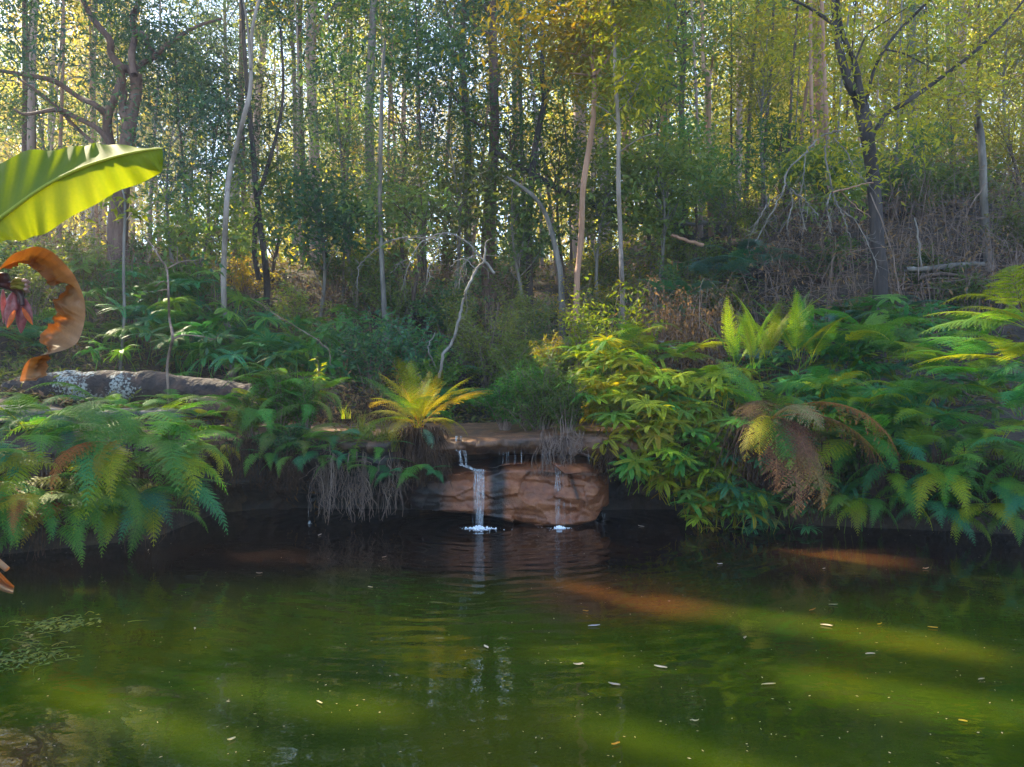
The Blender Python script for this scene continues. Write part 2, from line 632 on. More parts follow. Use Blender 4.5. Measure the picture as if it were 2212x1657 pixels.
gx, gy = np.linspace(-6.5, 9, 32), np.linspace(.3, 9.6, 20)
GX, GY = np.meshgrid(gx, gy)
ii = (np.arange(19)[:, None] * 32 + np.arange(31)[None, :]).ravel()
mb.add(np.stack([GX.ravel(), GY.ravel(), np.zeros(GX.size)], -1), np.stack([ii, ii + 1, ii + 33, ii + 32], -1))
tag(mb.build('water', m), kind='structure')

# ------------------------------------------------------------------ rock ledge, boulder, falls
def m_rock(name, cols, wet=.35, sc=5.5, strata=1.5):
    """'rnd' carries the dark parts of the stone, run-off stains among them."""
    m, t, out = nodes(name)
    tc = nd(t, 'ShaderNodeTexCoord')
    mp = nd(t, 'ShaderNodeMapping')
    mp.inputs['Scale'].default_value = (1.2, 1.2, strata)
    t.links.new(tc.outputs['Object'], mp.inputs[0])
    n1 = nd(t, 'ShaderNodeTexNoise')
    n1.inputs['Scale'].default_value = sc
    n1.inputs['Detail'].default_value = 8
    n1.inputs['Roughness'].default_value = .65
    t.links.new(mp.outputs[0], n1.inputs['Vector'])
    c = ramp(t, cols, n1.outputs['Fac'], [.3 + .4 * i / (len(cols) - 1) for i in range(len(cols))])
    a = nd(t, 'ShaderNodeAttribute', attribute_name='rnd')
    mx = nd(t, 'ShaderNodeMix', data_type='RGBA')
    t.links.new(a.outputs['Fac'], mx.inputs[0])
    t.links.new(c.outputs[0], mx.inputs[6])
    mx.inputs[7].default_value = (.018, .015, .014, 1)
    n2 = nd(t, 'ShaderNodeTexNoise')
    n2.inputs['Scale'].default_value = 30
    n2.inputs['Detail'].default_value = 8
    n2.inputs['Roughness'].default_value = .7
    t.links.new(tc.outputs['Object'], n2.inputs['Vector'])
    b = nd(t, 'ShaderNodeBump')
    b.inputs['Strength'].default_value = .6
    b.inputs['Distance'].default_value = .02
    t.links.new(n2.outputs['Fac'], b.inputs['Height'])
    p = nd(t, 'ShaderNodeBsdfPrincipled')
    p.inputs['Roughness'].default_value = wet
    p.inputs['Specular IOR Level'].default_value = .5
    t.links.new(mx.outputs[2], p.inputs['Base Color'])
    t.links.new(b.outputs[0], p.inputs['Normal'])
    t.links.new(p.outputs[0], out.inputs[0])
    return m


M['rock_red'] = m_rock('wet_red_sandstone', [(.12, .040, .018), (.26, .088, .034), (.40, .15, .058)], .42)
M['rock_ledge'] = m_rock('ledge_sandstone', [(.03, .018, .012), (.12, .055, .026), (.26, .12, .05)], .5)
M['rock_grey'] = m_rock('grey_sandstone', [(.04, .04, .033), (.11, .105, .09), (.22, .21, .18)], .8, 6.0, 2.0)


def sheet(prof_fn, us, nv, disp, seed, dark_fn):
    """A rock skin: for each place along x a profile of (y, z) points, resampled and roughened."""
    rows = []
    for u in us:
        pr = np.asarray(prof_fn(u), float)
        s = np.concatenate([[0], np.cumsum(np.linalg.norm(np.diff(pr, axis=0), axis=1))])
        q = np.linspace(0, s[-1], nv)
        rows.append(np.stack([np.full(nv, u), np.interp(q, s, pr[:, 0]), np.interp(q, s, pr[:, 1])], -1))
    G = np.array(rows)
    P = G.reshape(-1, 3)
    d = fbm(P * np.array([1.6, 1.6, 7]), seed, 5) * disp + fbm(P * np.array([3, 3, 14]), seed + 9, 4) * disp * .5
    d2 = fbm(P * 2.3 + 40, seed + 3, 4) * disp * .45
    lay = P[:, 2] * 11 + 1.3 * fbm(P * np.array([1.1, 1.1, 1.1]), seed + 21, 3)
    li = np.floor(lay)
    st = _hash(li.astype(np.int64) + 1000, (li * 0).astype(np.int64), (li * 0).astype(np.int64), seed) - .5
    blk = np.floor(P[:, 0] * 2.3 + 2 * vnoise(P * .8, seed + 30))
    st = st + .8 * (_hash(blk.astype(np.int64) + 500, li.astype(np.int64) + 90, (li * 0).astype(np.int64), seed + 2) - .5)
    d = d * .8 + st * disp * .62 * (P[:, 2] < .9)
    rs = np.random.default_rng(seed + 60)
    ns = int(26 * (us[-1] - us[0]))
    sd = np.stack([rs.uniform(us[0], us[-1], ns), rs.uniform(-.3, 1.0, ns)], -1)
    q2 = P[:, [0, 2]] + .05 * np.stack([vnoise(P * 5, seed + 61), vnoise(P * 5, seed + 62)], -1)
    dist = (((q2[:, None, :] - sd[None]) * np.array([1.0, 1.7])) ** 2).sum(-1)
    ni = dist.argmin(1)
    sl = rs.uniform(-.32, .32, (ns, 2))
    d = d + (((q2 - sd[ni]) * sl[ni]).sum(1) + rs.uniform(-.028, .028, ns)[ni]) * (P[:, 2] < .9) * (disp / .075)
    P2 = P + np.stack([0 * d, d, d2], -1)
    mb = MB()
    n = len(us)
    ii = (np.arange(n - 1)[:, None] * nv + np.arange(nv - 1)[None, :]).ravel()
    mb.add(P2, np.stack([ii, ii + 1, ii + nv + 1, ii + nv], -1), dark_fn(P2))
    return mb


def ledge_prof(x):
    zt = .93 + .02 * math.sin(x * 2.1)
    yf = 8.12 + .10 * math.sin(x * 1.7 + .6) + .05 * math.sin(x * 5.1) - .25 * max(0, -x - 2.35) + .25 * max(0, x - 1.2)
    zb = float(np.interp(x, [-3.6, -2.2, -1.5, -1.0, -.75, 0, .5, 1.2, 2.0], [.45, .45, .45, .5, .74, .755, .73, .70, .6]))
    return [(10.0, 1.0), (9.3, .975), (8.7, zt + .02), (yf + .12, zt), (yf, zt - .025), (yf - .015, (zt + zb) / 2), (yf + .06, zb),
            (yf + .55, zb - .02), (9.1, zb - .06), (9.2, .2), (9.22, -.5)]


def ledge_dark(P):
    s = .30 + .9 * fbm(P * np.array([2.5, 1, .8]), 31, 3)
    s = s + .55 * (P[:, 0] < -1.1) * (P[:, 2] < .9) + .3 * (P[:, 2] < .80)  # darker on the left face and everywhere below the lip
    s = s - 1.2 * ss((P[:, 2] - .89) / .04)  # the top keeps the plain stone colour
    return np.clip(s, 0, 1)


tag(sheet(ledge_prof, np.linspace(-3.6, 2.05, 380), 190, .08, 3, ledge_dark).build('rock_ledge', M['rock_ledge'], smooth=True),
    'flat overhanging sandstone ledge the stream runs over', 'rock')


def boulder_prof(x):
    e = (x + .08) / 1.16
    yb = 8.10 + .42 * abs(e) ** 9 + .03 * math.sin(x * 5 + 1)
    zt = float(np.interp(x, [-1.3, -.7, -.35, -.1, .3, .8, 1.1], [.5, .56, .585, .655, .66, .65, .55]))
    zb = float(np.interp(x, [-1.3, -.8, -.45, -.2, .1, .5, .9, 1.1], [.22, .15, .11, .06, .0, -.02, .04, .30]))
    return [(9.3, zt), (8.6, zt + .01), (yb + .22, zt - .005), (yb + .03, zt - .08), (yb, zt * .6), (yb + .03, zt * .3), (yb + .07, zb + .03), (yb + .16, zb), (8.7, zb - .03),
            (9.3, zb - .08)]


def boulder_stain(P):
    x, z = P[:, 0], P[:, 2]
    w = .05 * fbm(P * np.array([2, 2, 4]), 77, 3)
    s = .95 * np.exp(-((x + .15 + w) / .095) ** 4)
    s = np.maximum(s, .8 * ss((-.55 - x + w * 2) / .25))
    s = np.maximum(s, .75 * np.exp(-((x - .63 - (.5 - z) * .3) / .02) ** 2) * (z > .28) * (z < .56))
    s = np.maximum(s, .6 * np.exp(-((z - .545 + w) / .02) ** 2) * (x > .15))
    s = s + .35 * fbm(P * np.array([5, 2, 9]), 78, 4) + .12
    return np.clip(s, 0, 1)


tag(sheet(boulder_prof, np.linspace(-1.26, 1.07, 260), 190, .07, 21, boulder_stain).build('sandstone_boulder', M['rock_red'], smooth=True),
    'wet red sandstone boulder behind the falling water', 'rock')

m, t, out = nodes('falling_water')
tc = nd(t, 'ShaderNodeTexCoord')
mp = nd(t, 'ShaderNodeMapping')
mp.inputs['Scale'].default_value = (90, 90, 5)
t.links.new(tc.outputs['Object'], mp.inputs[0])
n1 = nd(t, 'ShaderNodeTexNoise')
n1.inputs['Scale'].default_value = 1
n1.inputs['Detail'].default_value = 4
t.links.new(mp.outputs[0], n1.inputs['Vector'])
r_ = ramp(t, [(.02, .02, .02), (.5, .5, .5)], n1.outputs['Fac'], [.44, .74])
p = nd(t, 'ShaderNodeBsdfPrincipled')
p.inputs['Base Color'].default_value = (.78, .82, .86, 1)
p.inputs['Roughness'].default_value = .12
tr = nd(t, 'ShaderNodeBsdfTransparent')
ms = nd(t, 'ShaderNodeMixShader')
t.links.new(r_.outputs[0], ms.inputs[0])
t.links.new(tr.outputs[0], ms.inputs[1])
t.links.new(p.outputs[0], ms.inputs[2])
t.links.new(ms.outputs[0], out.inputs[0])
M['fall'] = m
m, t, out = nodes('white_foam')
p = nd(t, 'ShaderNodeBsdfPrincipled')
p.inputs['Base Color'].default_value = (.78, .82, .86, 1)
p.inputs['Roughness'].default_value = .35
t.links.new(p.outputs[0], out.inputs[0])
M['foam'] = m

rng = np.random.default_rng(11)


def strands(mb, x0, x1, n, y, z0, z1, out_=.1, w=(.004, .011), dx=0.0):
    for k in range(n):
        xa = rng.uniform(x0, x1)
        s = np.linspace(0, 1, 14)
        drift = rng.normal(0, .012) + dx
        px_ = xa + drift * s + .004 * np.sin(s * 25 + rng.uniform(0, 6))
        py_ = y - out_ * np.sqrt(s) + rng.normal(0, .012)
        pz_ = z0 + (z1 - z0) * (s ** 1.25)
        rad = rng.uniform(*w) * (1 - .45 * s) * (1 + .12 * np.sin(s * rng.uniform(8, 20) + rng.uniform(0, 6)))
        tube(mb, np.stack([px_, py_, pz_], -1), rad, 5)


def foam(mb, x, y, rx, ry, n):
    for k in range(n):
        a, q = rng.uniform(0, 2 * PI), min(1.6, abs(rng.normal(0, .55)))
        q *= .55 + .45 * math.sin(a * 3 + x * 40) + .25 * math.sin(a * 7 + y * 9)
        cx, cy = x + rx * q * math.cos(a), y + ry * q * math.sin(a)
        s = rng.uniform(.0015, .009) * max(.35, 1.2 - abs(q))
        h = s * rng.uniform(.4, 1.0) + (.03 * max(0, 1 - abs(q)) ** 2 * rng.random() if rng.random() < .6 else 0)
        b = np.linspace(0, 2 * PI, 8, endpoint=False)
        V = np.concatenate([np.stack([cx + s * 1.7 * np.cos(b), cy + s * np.sin(b), np.full(8, .002)], -1),
                            np.stack([cx + s * .9 * np.cos(b), cy + s * .5 * np.sin(b), np.full(8, .002 + h)], -1)])
        i = np.arange(8)
        Q = np.stack([i, (i + 1) % 8, 8 + (i + 1) % 8, 8 + i], -1)
        mb.add(V, np.vstack([Q, [[8, 9, 10, 11], [8, 11, 12, 15], [12, 13, 14, 15]]]))


wf = tag(empty('waterfall', (-.34, 8.05, 0)), 'main waterfall of two steps with foam at its foot', 'waterfall')
o0 = np.array([.34, -8.05, 0])


def loc_build(mb, name, mat, parent, off, smooth=True):
    mb.v = [v + off for v in mb.v]
    return mb.build(name, mat, parent, smooth)


mb = MB()
strands(mb, -.60, -.53, 9, 8.16, .945, .80, .10, (.003, .007))
strands(mb, -.57, -.47, 9, 8.06, .80, .655, .04, (.002, .006), .03)
for k in range(12):
    pth, rr = smooth_path([(-.54 + rng.normal(0, .02), 8.05, .655), (-.47 + rng.normal(0, .015), 8.04, .63 + rng.normal(0, .006)),
                           (-.38 + rng.normal(0, .03), 8.04, .605), (-.35 + rng.normal(0, .03), 8.03, .59)])
    tube(mb, pth, rng.uniform(.003, .007), 5)
loc_build(mb, 'upper_chute', M['fall'], wf, o0)


def veil(mb, x0, x1, y, z0, z1, out_, seed):
    rg_ = np.random.default_rng(seed)
    nu, nv = 26, 30
    u = np.linspace(0, 1, nu)
    v = np.linspace(0, 1, nv)
    U, V = np.meshgrid(u, v)
    nar = 1 - .28 * V
    X_ = (x0 + x1) / 2 + (U - .5) * (x1 - x0) * nar + .006 * np.sin(V * 9 + U * 3)
    Y_ = y - out_ * np.sqrt(V) + .012 * np.cos((U - .5) * 5) + .006 * np.sin(U * 21 + seed)
    Z_ = z0 + (z1 - z0) * V ** 1.2
    i_ = (np.arange(nv - 1)[:, None] * nu + np.arange(nu - 1)[None, :]).ravel()
    mb.add(np.stack([X_.ravel(), Y_.ravel(), Z_.ravel()], -1), np.stack([i_, i_ + 1, i_ + nu + 1, i_ + nu], -1))


mb = MB()
veil(mb, -.405, -.275, 8.10, .605, .0, .09, 1)
veil(mb, -.37, -.29, 8.09, .605, .0, .10, 2)
strands(mb, -.40, -.285, 11, 8.10, .60, .0, .09, (.0008, .0028))
loc_build(mb, 'stream', M['fall'], wf, o0)
mb = MB()
foam(mb, -.34, 8.0, .15, .075, 260)
foam(mb, -.37, 7.98, .27, .11, 90)
foam(mb, -.30, 7.96, .36, .2, 90)
loc_build(mb, 'foam', M['foam'], wf, o0, False)

wf2 = tag(empty('waterfall', (.49, 8.06, 0)), 'thin second trickle down the red boulder beside the main waterfall', 'waterfall')
o1 = np.array([-.49, -8.06, 0])
mb = MB()
veil(mb, .445, .505, 8.13, .645, .0, .06, 4)
strands(mb, .45, .54, 4, 8.12, .64, .0, .06, (.001, .0028))
strands(mb, .40, .62, 5, 8.12, .3, .0, .05, (.0015, .004))
loc_build(mb, 'stream', M['fall'], wf2, o1)
mb = MB()
foam(mb, .49, 8.0, .17, .07, 150)
loc_build(mb, 'foam', M['foam'], wf2, o1, False)
mb = MB()
for xx in (-.13, -.09, -.06, -.04, .03, .10, .33, .38, .40, .62, .8):
    strands(mb, xx - .006, xx + .006, 2, 8.15, .78, .655, .02, (.0012, .003))
for xx in np.linspace(.72, 1.0, 7):
    strands(mb, xx - .01, xx + .01, 1, 8.25, .12, .0, .01, (.001, .0025))
tag(mb.build('water_drips', M['fall'], smooth=True), 'thin drips of water falling from the ledge lip onto the boulder', 'water drips')
mb = MB()
strands(mb, -2.17, -2.15, 2, 8.3, .42, 0, .02, (.001, .003))
foam(mb, -2.16, 8.26, .06, .03, 25)
tag(mb.build('water_drips', M['fall'], smooth=True), 'faint drip into the dark hollow beside the left bank ferns', 'water drips')

# ------------------------------------------------------------------ trees
def crown_leaves(mb, centres, rad, n, L, W, rng, droop=.5, flat=.7, gaps=True):
    """Clumps of blades about the centres; the gaps cut for the sun stay open."""
    C = np.repeat(np.asarray(centres, float), n, axis=0)
    rr = np.repeat(np.broadcast_to(rad, (len(centres),)), n)
    off = rng.normal(0, 1, (len(C), 3)) * np.array([1, 1, flat]) * .55
    P = C + off * rr[:, None]
    if gaps:
        k = keep_mask(P)
        P, off = P[k], off[k]
    if len(P) == 0:
        return
    D = rng.normal(0, 1, (len(P), 3))
    D[:, 2] = D[:, 2] * .5 - droop
    N = rng.normal(0, .6, (len(P), 3)) + np.array([0, 0, 1.0])
    sc = rng.uniform(.65, 1.3, len(P))
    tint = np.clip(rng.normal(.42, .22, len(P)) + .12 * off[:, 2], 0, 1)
    leaves(mb, P, D, N, L * sc, W * sc, tint)


def branchy(mb, trunk, rads, rng, h0, h1, n, blen, up=.5, sub=3, az=None, squash=1.0, off=0.0):
    """Branches off a trunk polyline between its relative heights; returns the places of the leaf clumps."""
    cl = []
    s_acc = np.linspace(0, 1, len(trunk))
    for k in range(n):
        s = h0 + (h1 - h0) * (k + rng.uniform(.1, .9)) / n
        b = np.array([np.interp(s, s_acc, trunk[:, i]) for i in range(3)])
        r0 = float(np.interp(s, s_acc, rads)) * .5
        a = rng.uniform(0, 2 * PI) if az is None else az + rng.normal(0, .8)
        l = blen * (1.15 - .6 * (s - h0) / max(.01, h1 - h0)) * rng.uniform(.7, 1.2)
        d = np.array([math.cos(a), math.sin(a) * squash, up * rng.uniform(.4, 1.6)])
        d = d / np.linalg.norm(d)
        p1 = b + d * l * .5 + rng.normal(0, .08, 3) * l
        p2 = b + d * l + np.array([0, 0, .12 * l]) + rng.normal(0, .12, 3) * l
        pth, rr = smooth_path([b, p1, p2], [r0, r0 * .6, r0 * .2], 4)
        if keep_mask(pth + off, -.04).all():
            tube(mb, pth, np.maximum(rr, .006), 5, rng.random())
        cl += [p2, p1 + rng.normal(0, .12, 3) * l]
        for q in range(sub):
            u = rng.uniform(.35, .95)
            c = pth[int(u * (len(pth) - 1))]
            e = c + (d * .5 + rng.normal(0, .55, 3)) * l * .55
            pp, r2 = smooth_path([c, (c + e) / 2 + rng.normal(0, .05, 3) * l, e], [r0 * .4, r0 * .25, r0 * .1], 3)
            if keep_mask(pp + off, -.04).all():
                tube(mb, pp, np.maximum(r2, .005), 4, rng.random())
            cl.append(e)
    return cl


def px_path(pts, Y, jit=0.0, rng=None):
    out = []
    for i, q in enumerate(pts):
        yy = Y if len(q) == 2 else q[2]
        out.append(at(q[0], q[1], yy + (rng.normal(0, jit) if jit and rng is not None else 0)))
    return np.array(out)


def traced_tree(name, label, cat, bark, Y, trunk, w, limbs=(), crown=None, seed=0, root=None, group=None, rough=.12, sides=10):
    """A tree read off the photograph: trunk and limbs as paths at distance Y (widths in picture units)."""
    rng = np.random.default_rng(seed)
    k = Y / F * .5
    base = px_path(trunk, Y, .10, rng)
    g = hz(base[0][0], base[0][1])
    if base[0][2] > g - .05:
        base = np.vstack([[base[0][0] + rng.normal(0, .05), base[0][1], g - .15], base])
        w = (w[0] * 1.15,) + tuple(w)
    o = tag(empty(name, (base[0][0], base[0][1], g)), label, cat, group)
    off = np.array([-base[0][0], -base[0][1], -g])
    tb = MB()
    pth, rr = smooth_path(base, np.array(w) * k, 6)
    tube(tb, pth, rr, sides, rng.random(), rough, seed)
    tips = []
    for lb in limbs:
        lp, lw = lb[0], lb[1]
        P = px_path(lp, lb[2] if len(lb) > 2 else Y, .15, rng)
        q, r2 = smooth_path(P, np.array(lw) * k, 5)
        tube(tb, q, r2, 7, rng.random(), rough, seed + 5)
        tips += [q[-1], q[len(q) // 2]]
    cr = None
    if crown:
        cl = []
        if 'top' in crown:                       # goes on above the picture
            hh, nb, bl = crown['top']
            top = pth[-1]
            dirv = norm((pth[-1] - pth[-8])[None])[0]
            ext = np.array([top + dirv * hh * s + np.array([.25 * math.sin(3 * s + seed), .2 * math.cos(4 * s + seed), 0]) * s for s in np.linspace(0, 1, 7)])
            er = rr[-1] * np.linspace(1, .25, 7)
            tube(tb, ext, er, 7, .5, rough, seed)
            cl += branchy(tb, ext, er, rng, .05, 1.0, nb, bl)
        if 'side' in crown:
            h0, h1, nb, bl = crown['side']
            cl += branchy(tb, pth, rr, rng, h0, h1, nb, bl)
        for (cx, cy, n_, spread) in crown.get('px', ()):
            c0 = at(cx, cy, Y)
            cl += [c0 + rng.normal(0, 1, 3) * np.array([spread, spread * .8, spread * .6]) for _ in range(n_)]
        cl += list(np.array(tips)[:len(tips)]) if crown.get('tips') else []
        if cl:
            lb_ = MB()
            crown_leaves(lb_, np.array(cl), crown.get('r', .7), crown.get('n', 70), crown.get('L', .13), crown.get('W', .035), rng, crown.get('droop', .5))
            lb_.v = [v + off for v in lb_.v]
            cr = lb_
    tb.v = [v + off for v in tb.v]
    tb.build('trunk', M[bark], o, True)
    if cr is not None:
        cr.build('crown', M[crown.get('m', 'gum_dark')], o)
    return o


# the crooked red gum on the left, two stems and long low arms
traced_tree('gum_tree', 'crooked red gum with winding limbs and a shaggy base behind the banana leaf', 'tree', 'bark_red', 14.0,
            [(268, 640), (255, 520), (258, 440), (272, 330), (282, 250), (294, 200), (294, 158)], (54, 44, 38, 32, 28, 24, 26),
            [([(282, 262), (264, 244), (268, 200), (263, 155)], (18.7, 15.6, 14, 12.5)),
             ([(294, 165), (280, 150), (265, 147), (240, 118), (237, 86), (211, 54), (193, 29), (172, -15), (150, -60)], (20.3, 18.7, 17.2, 15.6, 14.8, 13.3, 11.7, 9.4, 7.8)),
             ([(290, 162), (284, 118), (292, 75), (286, 50), (294, 20), (306, -30), (300, -90)], (15.6, 14, 12.5, 11.7, 10.1, 9.4, 7)),
             ([(288, 160), (310, 135), (331, 125), (331, 110), (318, 95), (313, 76), (290, 64), (284, 38), (292, 18)], (12.5, 11.7, 11.7, 10.9, 10.9, 10.1, 10.1, 9.4, 8.6)),
             ([(333, 124), (352, 105), (385, 80), (430, 55), (480, 40)], (11.7, 10.9, 9.4, 7, 5.5)),
             ([(240, 330), (233, 290), (233, 250), (250, 205), (263, 158)], (26.5, 21.8, 18.7, 14, 10.9)),
             ([(234, 252), (205, 226), (172, 211), (118, 176), (47, 161), (-20, 148), (-90, 120)], (15.6, 13.3, 11.7, 10.9, 9.4, 7.8, 5.5)),
             ([(240, 312), (208, 276), (158, 251), (125, 237), (57, 247), (30, 235)], (12.5, 10.9, 10.9, 10.1, 7, 3.9)),
             ([(215, 320), (161, 272), (125, 233), (75, 193), (40, 170)], (8.6, 7.8, 7, 6.2, 4.7))],
            dict(px=[(120, 60, 26, 1.3), (60, 120, 12, .9), (330, 60, 14, .9), (230, -60, 40, 2.4), (60, -80, 40, 2.2), (420, 30, 12, .8), (110, 140, 10, .8),
                     (200, 100, 10, .7)], tips=True, r=.75, n=80, L=.12, W=.035, m='gum_dark'), 1)
traced_tree('gum_tree', 'slim pale tree with a long sideways curve rising behind the bare sapling', 'tree', 'bark_white', 12.3,
            [(503, 745), (488, 690), (483, 600), (489, 450), (495, 380), (510, 320), (530, 240), (541, 190), (543, 100), (549, 40), (566, -20)],
            (15, 13, 12, 11, 11, 10, 10, 9, 8, 7, 5), [([(541, 150), (535, 60), (522, -20)], (6, 5, 4))],
            dict(top=(2.5, 7, 1.2), r=.6, n=70, m='gum_mid'), 2)
traced_tree('tree', 'dark twin stemmed tree just right of the slim pale curved tree', 'tree', 'bark_dark', 15.0,
            [(577, 625), (572, 560), (560, 470), (552, 400), (547, 330), (535, 200), (527, 90), (522, -30)], (15, 14, 13, 12, 12, 10, 9, 8),
            [([(560, 605), (549, 540), (556, 440), (575, 370), (600, 280), (612, 190), (606, 60)], (12, 11, 9, 9, 7, 6, 5))],
            dict(top=(3, 8, 1.3), px=[(570, 300, 10, .8), (560, 180, 14, 1.0), (620, 240, 9, .7)], r=.6, n=75, m='gum_dark'), 3)
traced_tree('gum_tree', 'straight pink barked gum left of the mottled pale gum', 'tree', 'bark_pink', 20.0,
            [(682, 600), (679, 420), (678, 300), (673, 200), (671, 60), (684, -30)], (25, 23, 22, 21, 20, 18),
            [([(675, 90), (700, 40), (730, 10), (760, -20)], (9, 7, 6, 4))], dict(top=(6, 12, 2.2), px=[(760, 90, 14, 1.3)], r=.9, n=80, m='gum_mid'), 4)
traced_tree('gum_tree', 'mottled pale gum with a straight trunk behind the slender grey sapling', 'tree', 'bark_white', 19.0,
            [(800, 600), (800, 420), (797, 250), (803, 100), (808, -30)], (22, 20, 19, 17, 15),
            (), dict(top=(6, 12, 2.0), r=.9, n=80, m='gum_mid'), 5)
traced_tree('sapling', 'slender grey sapling with a dark leafy head beside the mottled pale gum', 'tree', 'bark_grey', 14.0,
            [(827, 610), (821, 450), (823, 300), (826, 160), (832, 90)], (11, 10, 9, 8, 5), (),
            dict(px=[(850, 110, 16, .75), (800, 170, 10, .6), (900, 150, 9, .6)], r=.55, n=75, L=.15, W=.045, m='gum_dark'), 6)
traced_tree('tree', 'grey brown tree with low arching branches left of the shaggy based gum', 'tree', 'bark_brown', 17.0,
            [(1012, 600), (1010, 460), (1010, 300), (1003, 190), (998, 100), (1005, -20)], (18, 17, 16, 15, 12, 10),
            [([(1002, 135), (980, 115), (955, 102), (925, 90), (890, 86), (850, 95)], (10, 9, 8, 7, 6, 3)),
             ([(1005, 160), (1040, 140), (1075, 120)], (8, 6, 4)), ([(1003, 120), (975, 60), (960, 0)], (8, 6, 5))],
            dict(top=(4, 8, 1.6), px=[(940, 130, 12, .8), (1010, 60, 14, 1.0)], r=.65, n=75, m='gum_dark'), 7)
traced_tree('gum_tree', 'stringy gum with a shaggy red brown base in the middle of the slope', 'tree', 'bark_red', 16.0,
            [(1056, 620), (1054, 520), (1060, 400), (1068, 300), (1066, 150), (1062, 0), (1060, -40)], (30, 29, 25, 21, 19, 18, 17),
            (), dict(top=(6, 11, 2.0), side=(.55, .95, 5, 1.3), r=.8, n=75, m='gum_dark'), 8)
traced_tree('tree', 'dark crooked tree with a bend halfway up beside the arching stem', 'tree', 'bark_dark', 15.0,
            [(1144, 610), (1142, 520), (1146, 430), (1155, 322), (1175, 222), (1171, 161), (1173, 72), (1164, -20)], (15, 14, 14, 14, 12, 10, 10, 9),
            [([(1176, 215), (1195, 170), (1215, 110), (1225, 40)], (7, 6, 5, 4))], dict(top=(4, 8, 1.5), px=[(1150, 170, 12, .9), (1110, 230, 10, .7)], r=.65, n=75, m='gum_mid'), 9)
traced_tree('tree', 'thin stem bent in an arch towards the dark crooked tree', 'tree', 'bark_grey', 13.5,
            [(1212, 610), (1205, 560), (1194, 512), (1180, 466), (1160, 432), (1133, 408), (1095, 382)], (13, 12, 11, 10, 9, 8, 5), (),
            dict(px=[(1090, 375, 5, .4)], r=.45, n=60, L=.14, W=.05, m='under_olive'), 10)
traced_tree('gum_tree', 'salmon barked leaning gum left of the thin white stem', 'tree', 'bark_salmon', 12.5,
            [(1246, 620), (1250, 570), (1256, 502), (1259, 412), (1270, 335), (1282, 251), (1284, 161)], (13, 13, 13, 12, 12, 11, 10),
            [([(1284, 165), (1274, 110), (1270, 40), (1262, -20)], (7, 6, 5, 4)), ([(1284, 165), (1310, 130), (1330, 90), (1350, 40)], (6, 5, 4, 3)),
             ([(1281, 165), (1255, 160), (1230, 158)], (5, 4, 2))],
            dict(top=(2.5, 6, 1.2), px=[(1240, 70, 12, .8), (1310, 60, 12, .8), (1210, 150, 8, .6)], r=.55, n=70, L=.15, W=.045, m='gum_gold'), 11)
traced_tree('gum_tree', 'thick pale pink gum trunk rising far behind the salmon barked gum', 'tree', 'bark_pink', 28.0,
            [(1246, 540), (1250, 400), (1252, 250), (1255, 170), (1257, -30)], (30, 28, 27, 26, 24), (), dict(top=(9, 14, 3), r=1.2, n=80, L=.18, W=.05, m='gum_gold'), 12)
traced_tree('sapling', 'thin white stemmed sapling standing straight above the yellow leaved bush', 'tree', 'bark_white', 11.6,
            [(1345, 640), (1343, 600), (1340, 502), (1336, 394), (1336, 270), (1329, 172), (1327, 36), (1322, -30)], (12, 11, 10, 10, 9, 8, 6, 4),
            [([(1336, 270), (1310, 240), (1285, 225)], (4, 3, 2)), ([(1337, 330), (1380, 300), (1425, 285)], (3, 3, 2)), ([(1330, 180), (1360, 150), (1385, 110)], (4, 3, 2))],
            dict(side=(.62, 1.0, 8, .8), top=(1.2, 4, .8), r=.45, n=55, L=.14, W=.045, m='gum_gold'), 13)
traced_tree('gum_tree', 'leaning reddish gum with a kink where it forks, right of the dark bushy tree', 'tree', 'bark_salmon', 17.0,
            [(1540, 600), (1535, 466), (1531, 322), (1530, 170), (1519, 140), (1517, 0), (1515, -30)], (14, 13, 12, 11, 8, 8, 7),
            [([(1530, 170), (1520, 160), (1522, 155)], (10, 9, 6)), ([(1531, 172), (1536, 155), (1540, 120)], (7, 6, 3))], dict(top=(4, 8, 1.6), r=.7, n=75, m='gum_gold'), 14)
traced_tree('gum_tree', 'brown gum with many leafy boughs left of the kinked reddish gum', 'tree', 'bark_brown', 18.0,
            [(1482, 600), (1478, 376), (1472, 233), (1478, 100), (1476, -30)], (15, 14, 13, 11, 10), (),
            dict(top=(5, 9, 1.7), side=(.5, .95, 8, 1.6), r=.7, n=75, m='gum_mid'), 15)
traced_tree('gum_tree', 'pinkish gum of middle height in the sunlit gap left of the forked dark tree', 'tree', 'bark_pink', 24.0,
            [(1592, 500), (1594, 430), (1597, 300), (1597, 180), (1600, -30)], (16, 15, 14, 13, 11), (), dict(top=(6, 10, 2), side=(.6, .95, 5, 1.6), r=.9, n=80, m='gum_gold'), 16)
traced_tree('gum_tree', 'thin brown gum with a slight lean beside the pinkish gum', 'tree', 'bark_brown', 22.0,
            [(1604, 520), (1612, 420), (1621, 215), (1630, 90), (1640, -30)], (11, 10, 9, 8, 7), (), dict(top=(5, 9, 1.8), side=(.6, .95, 5, 1.4), r=.8, n=75, m='gum_gold'), 17)
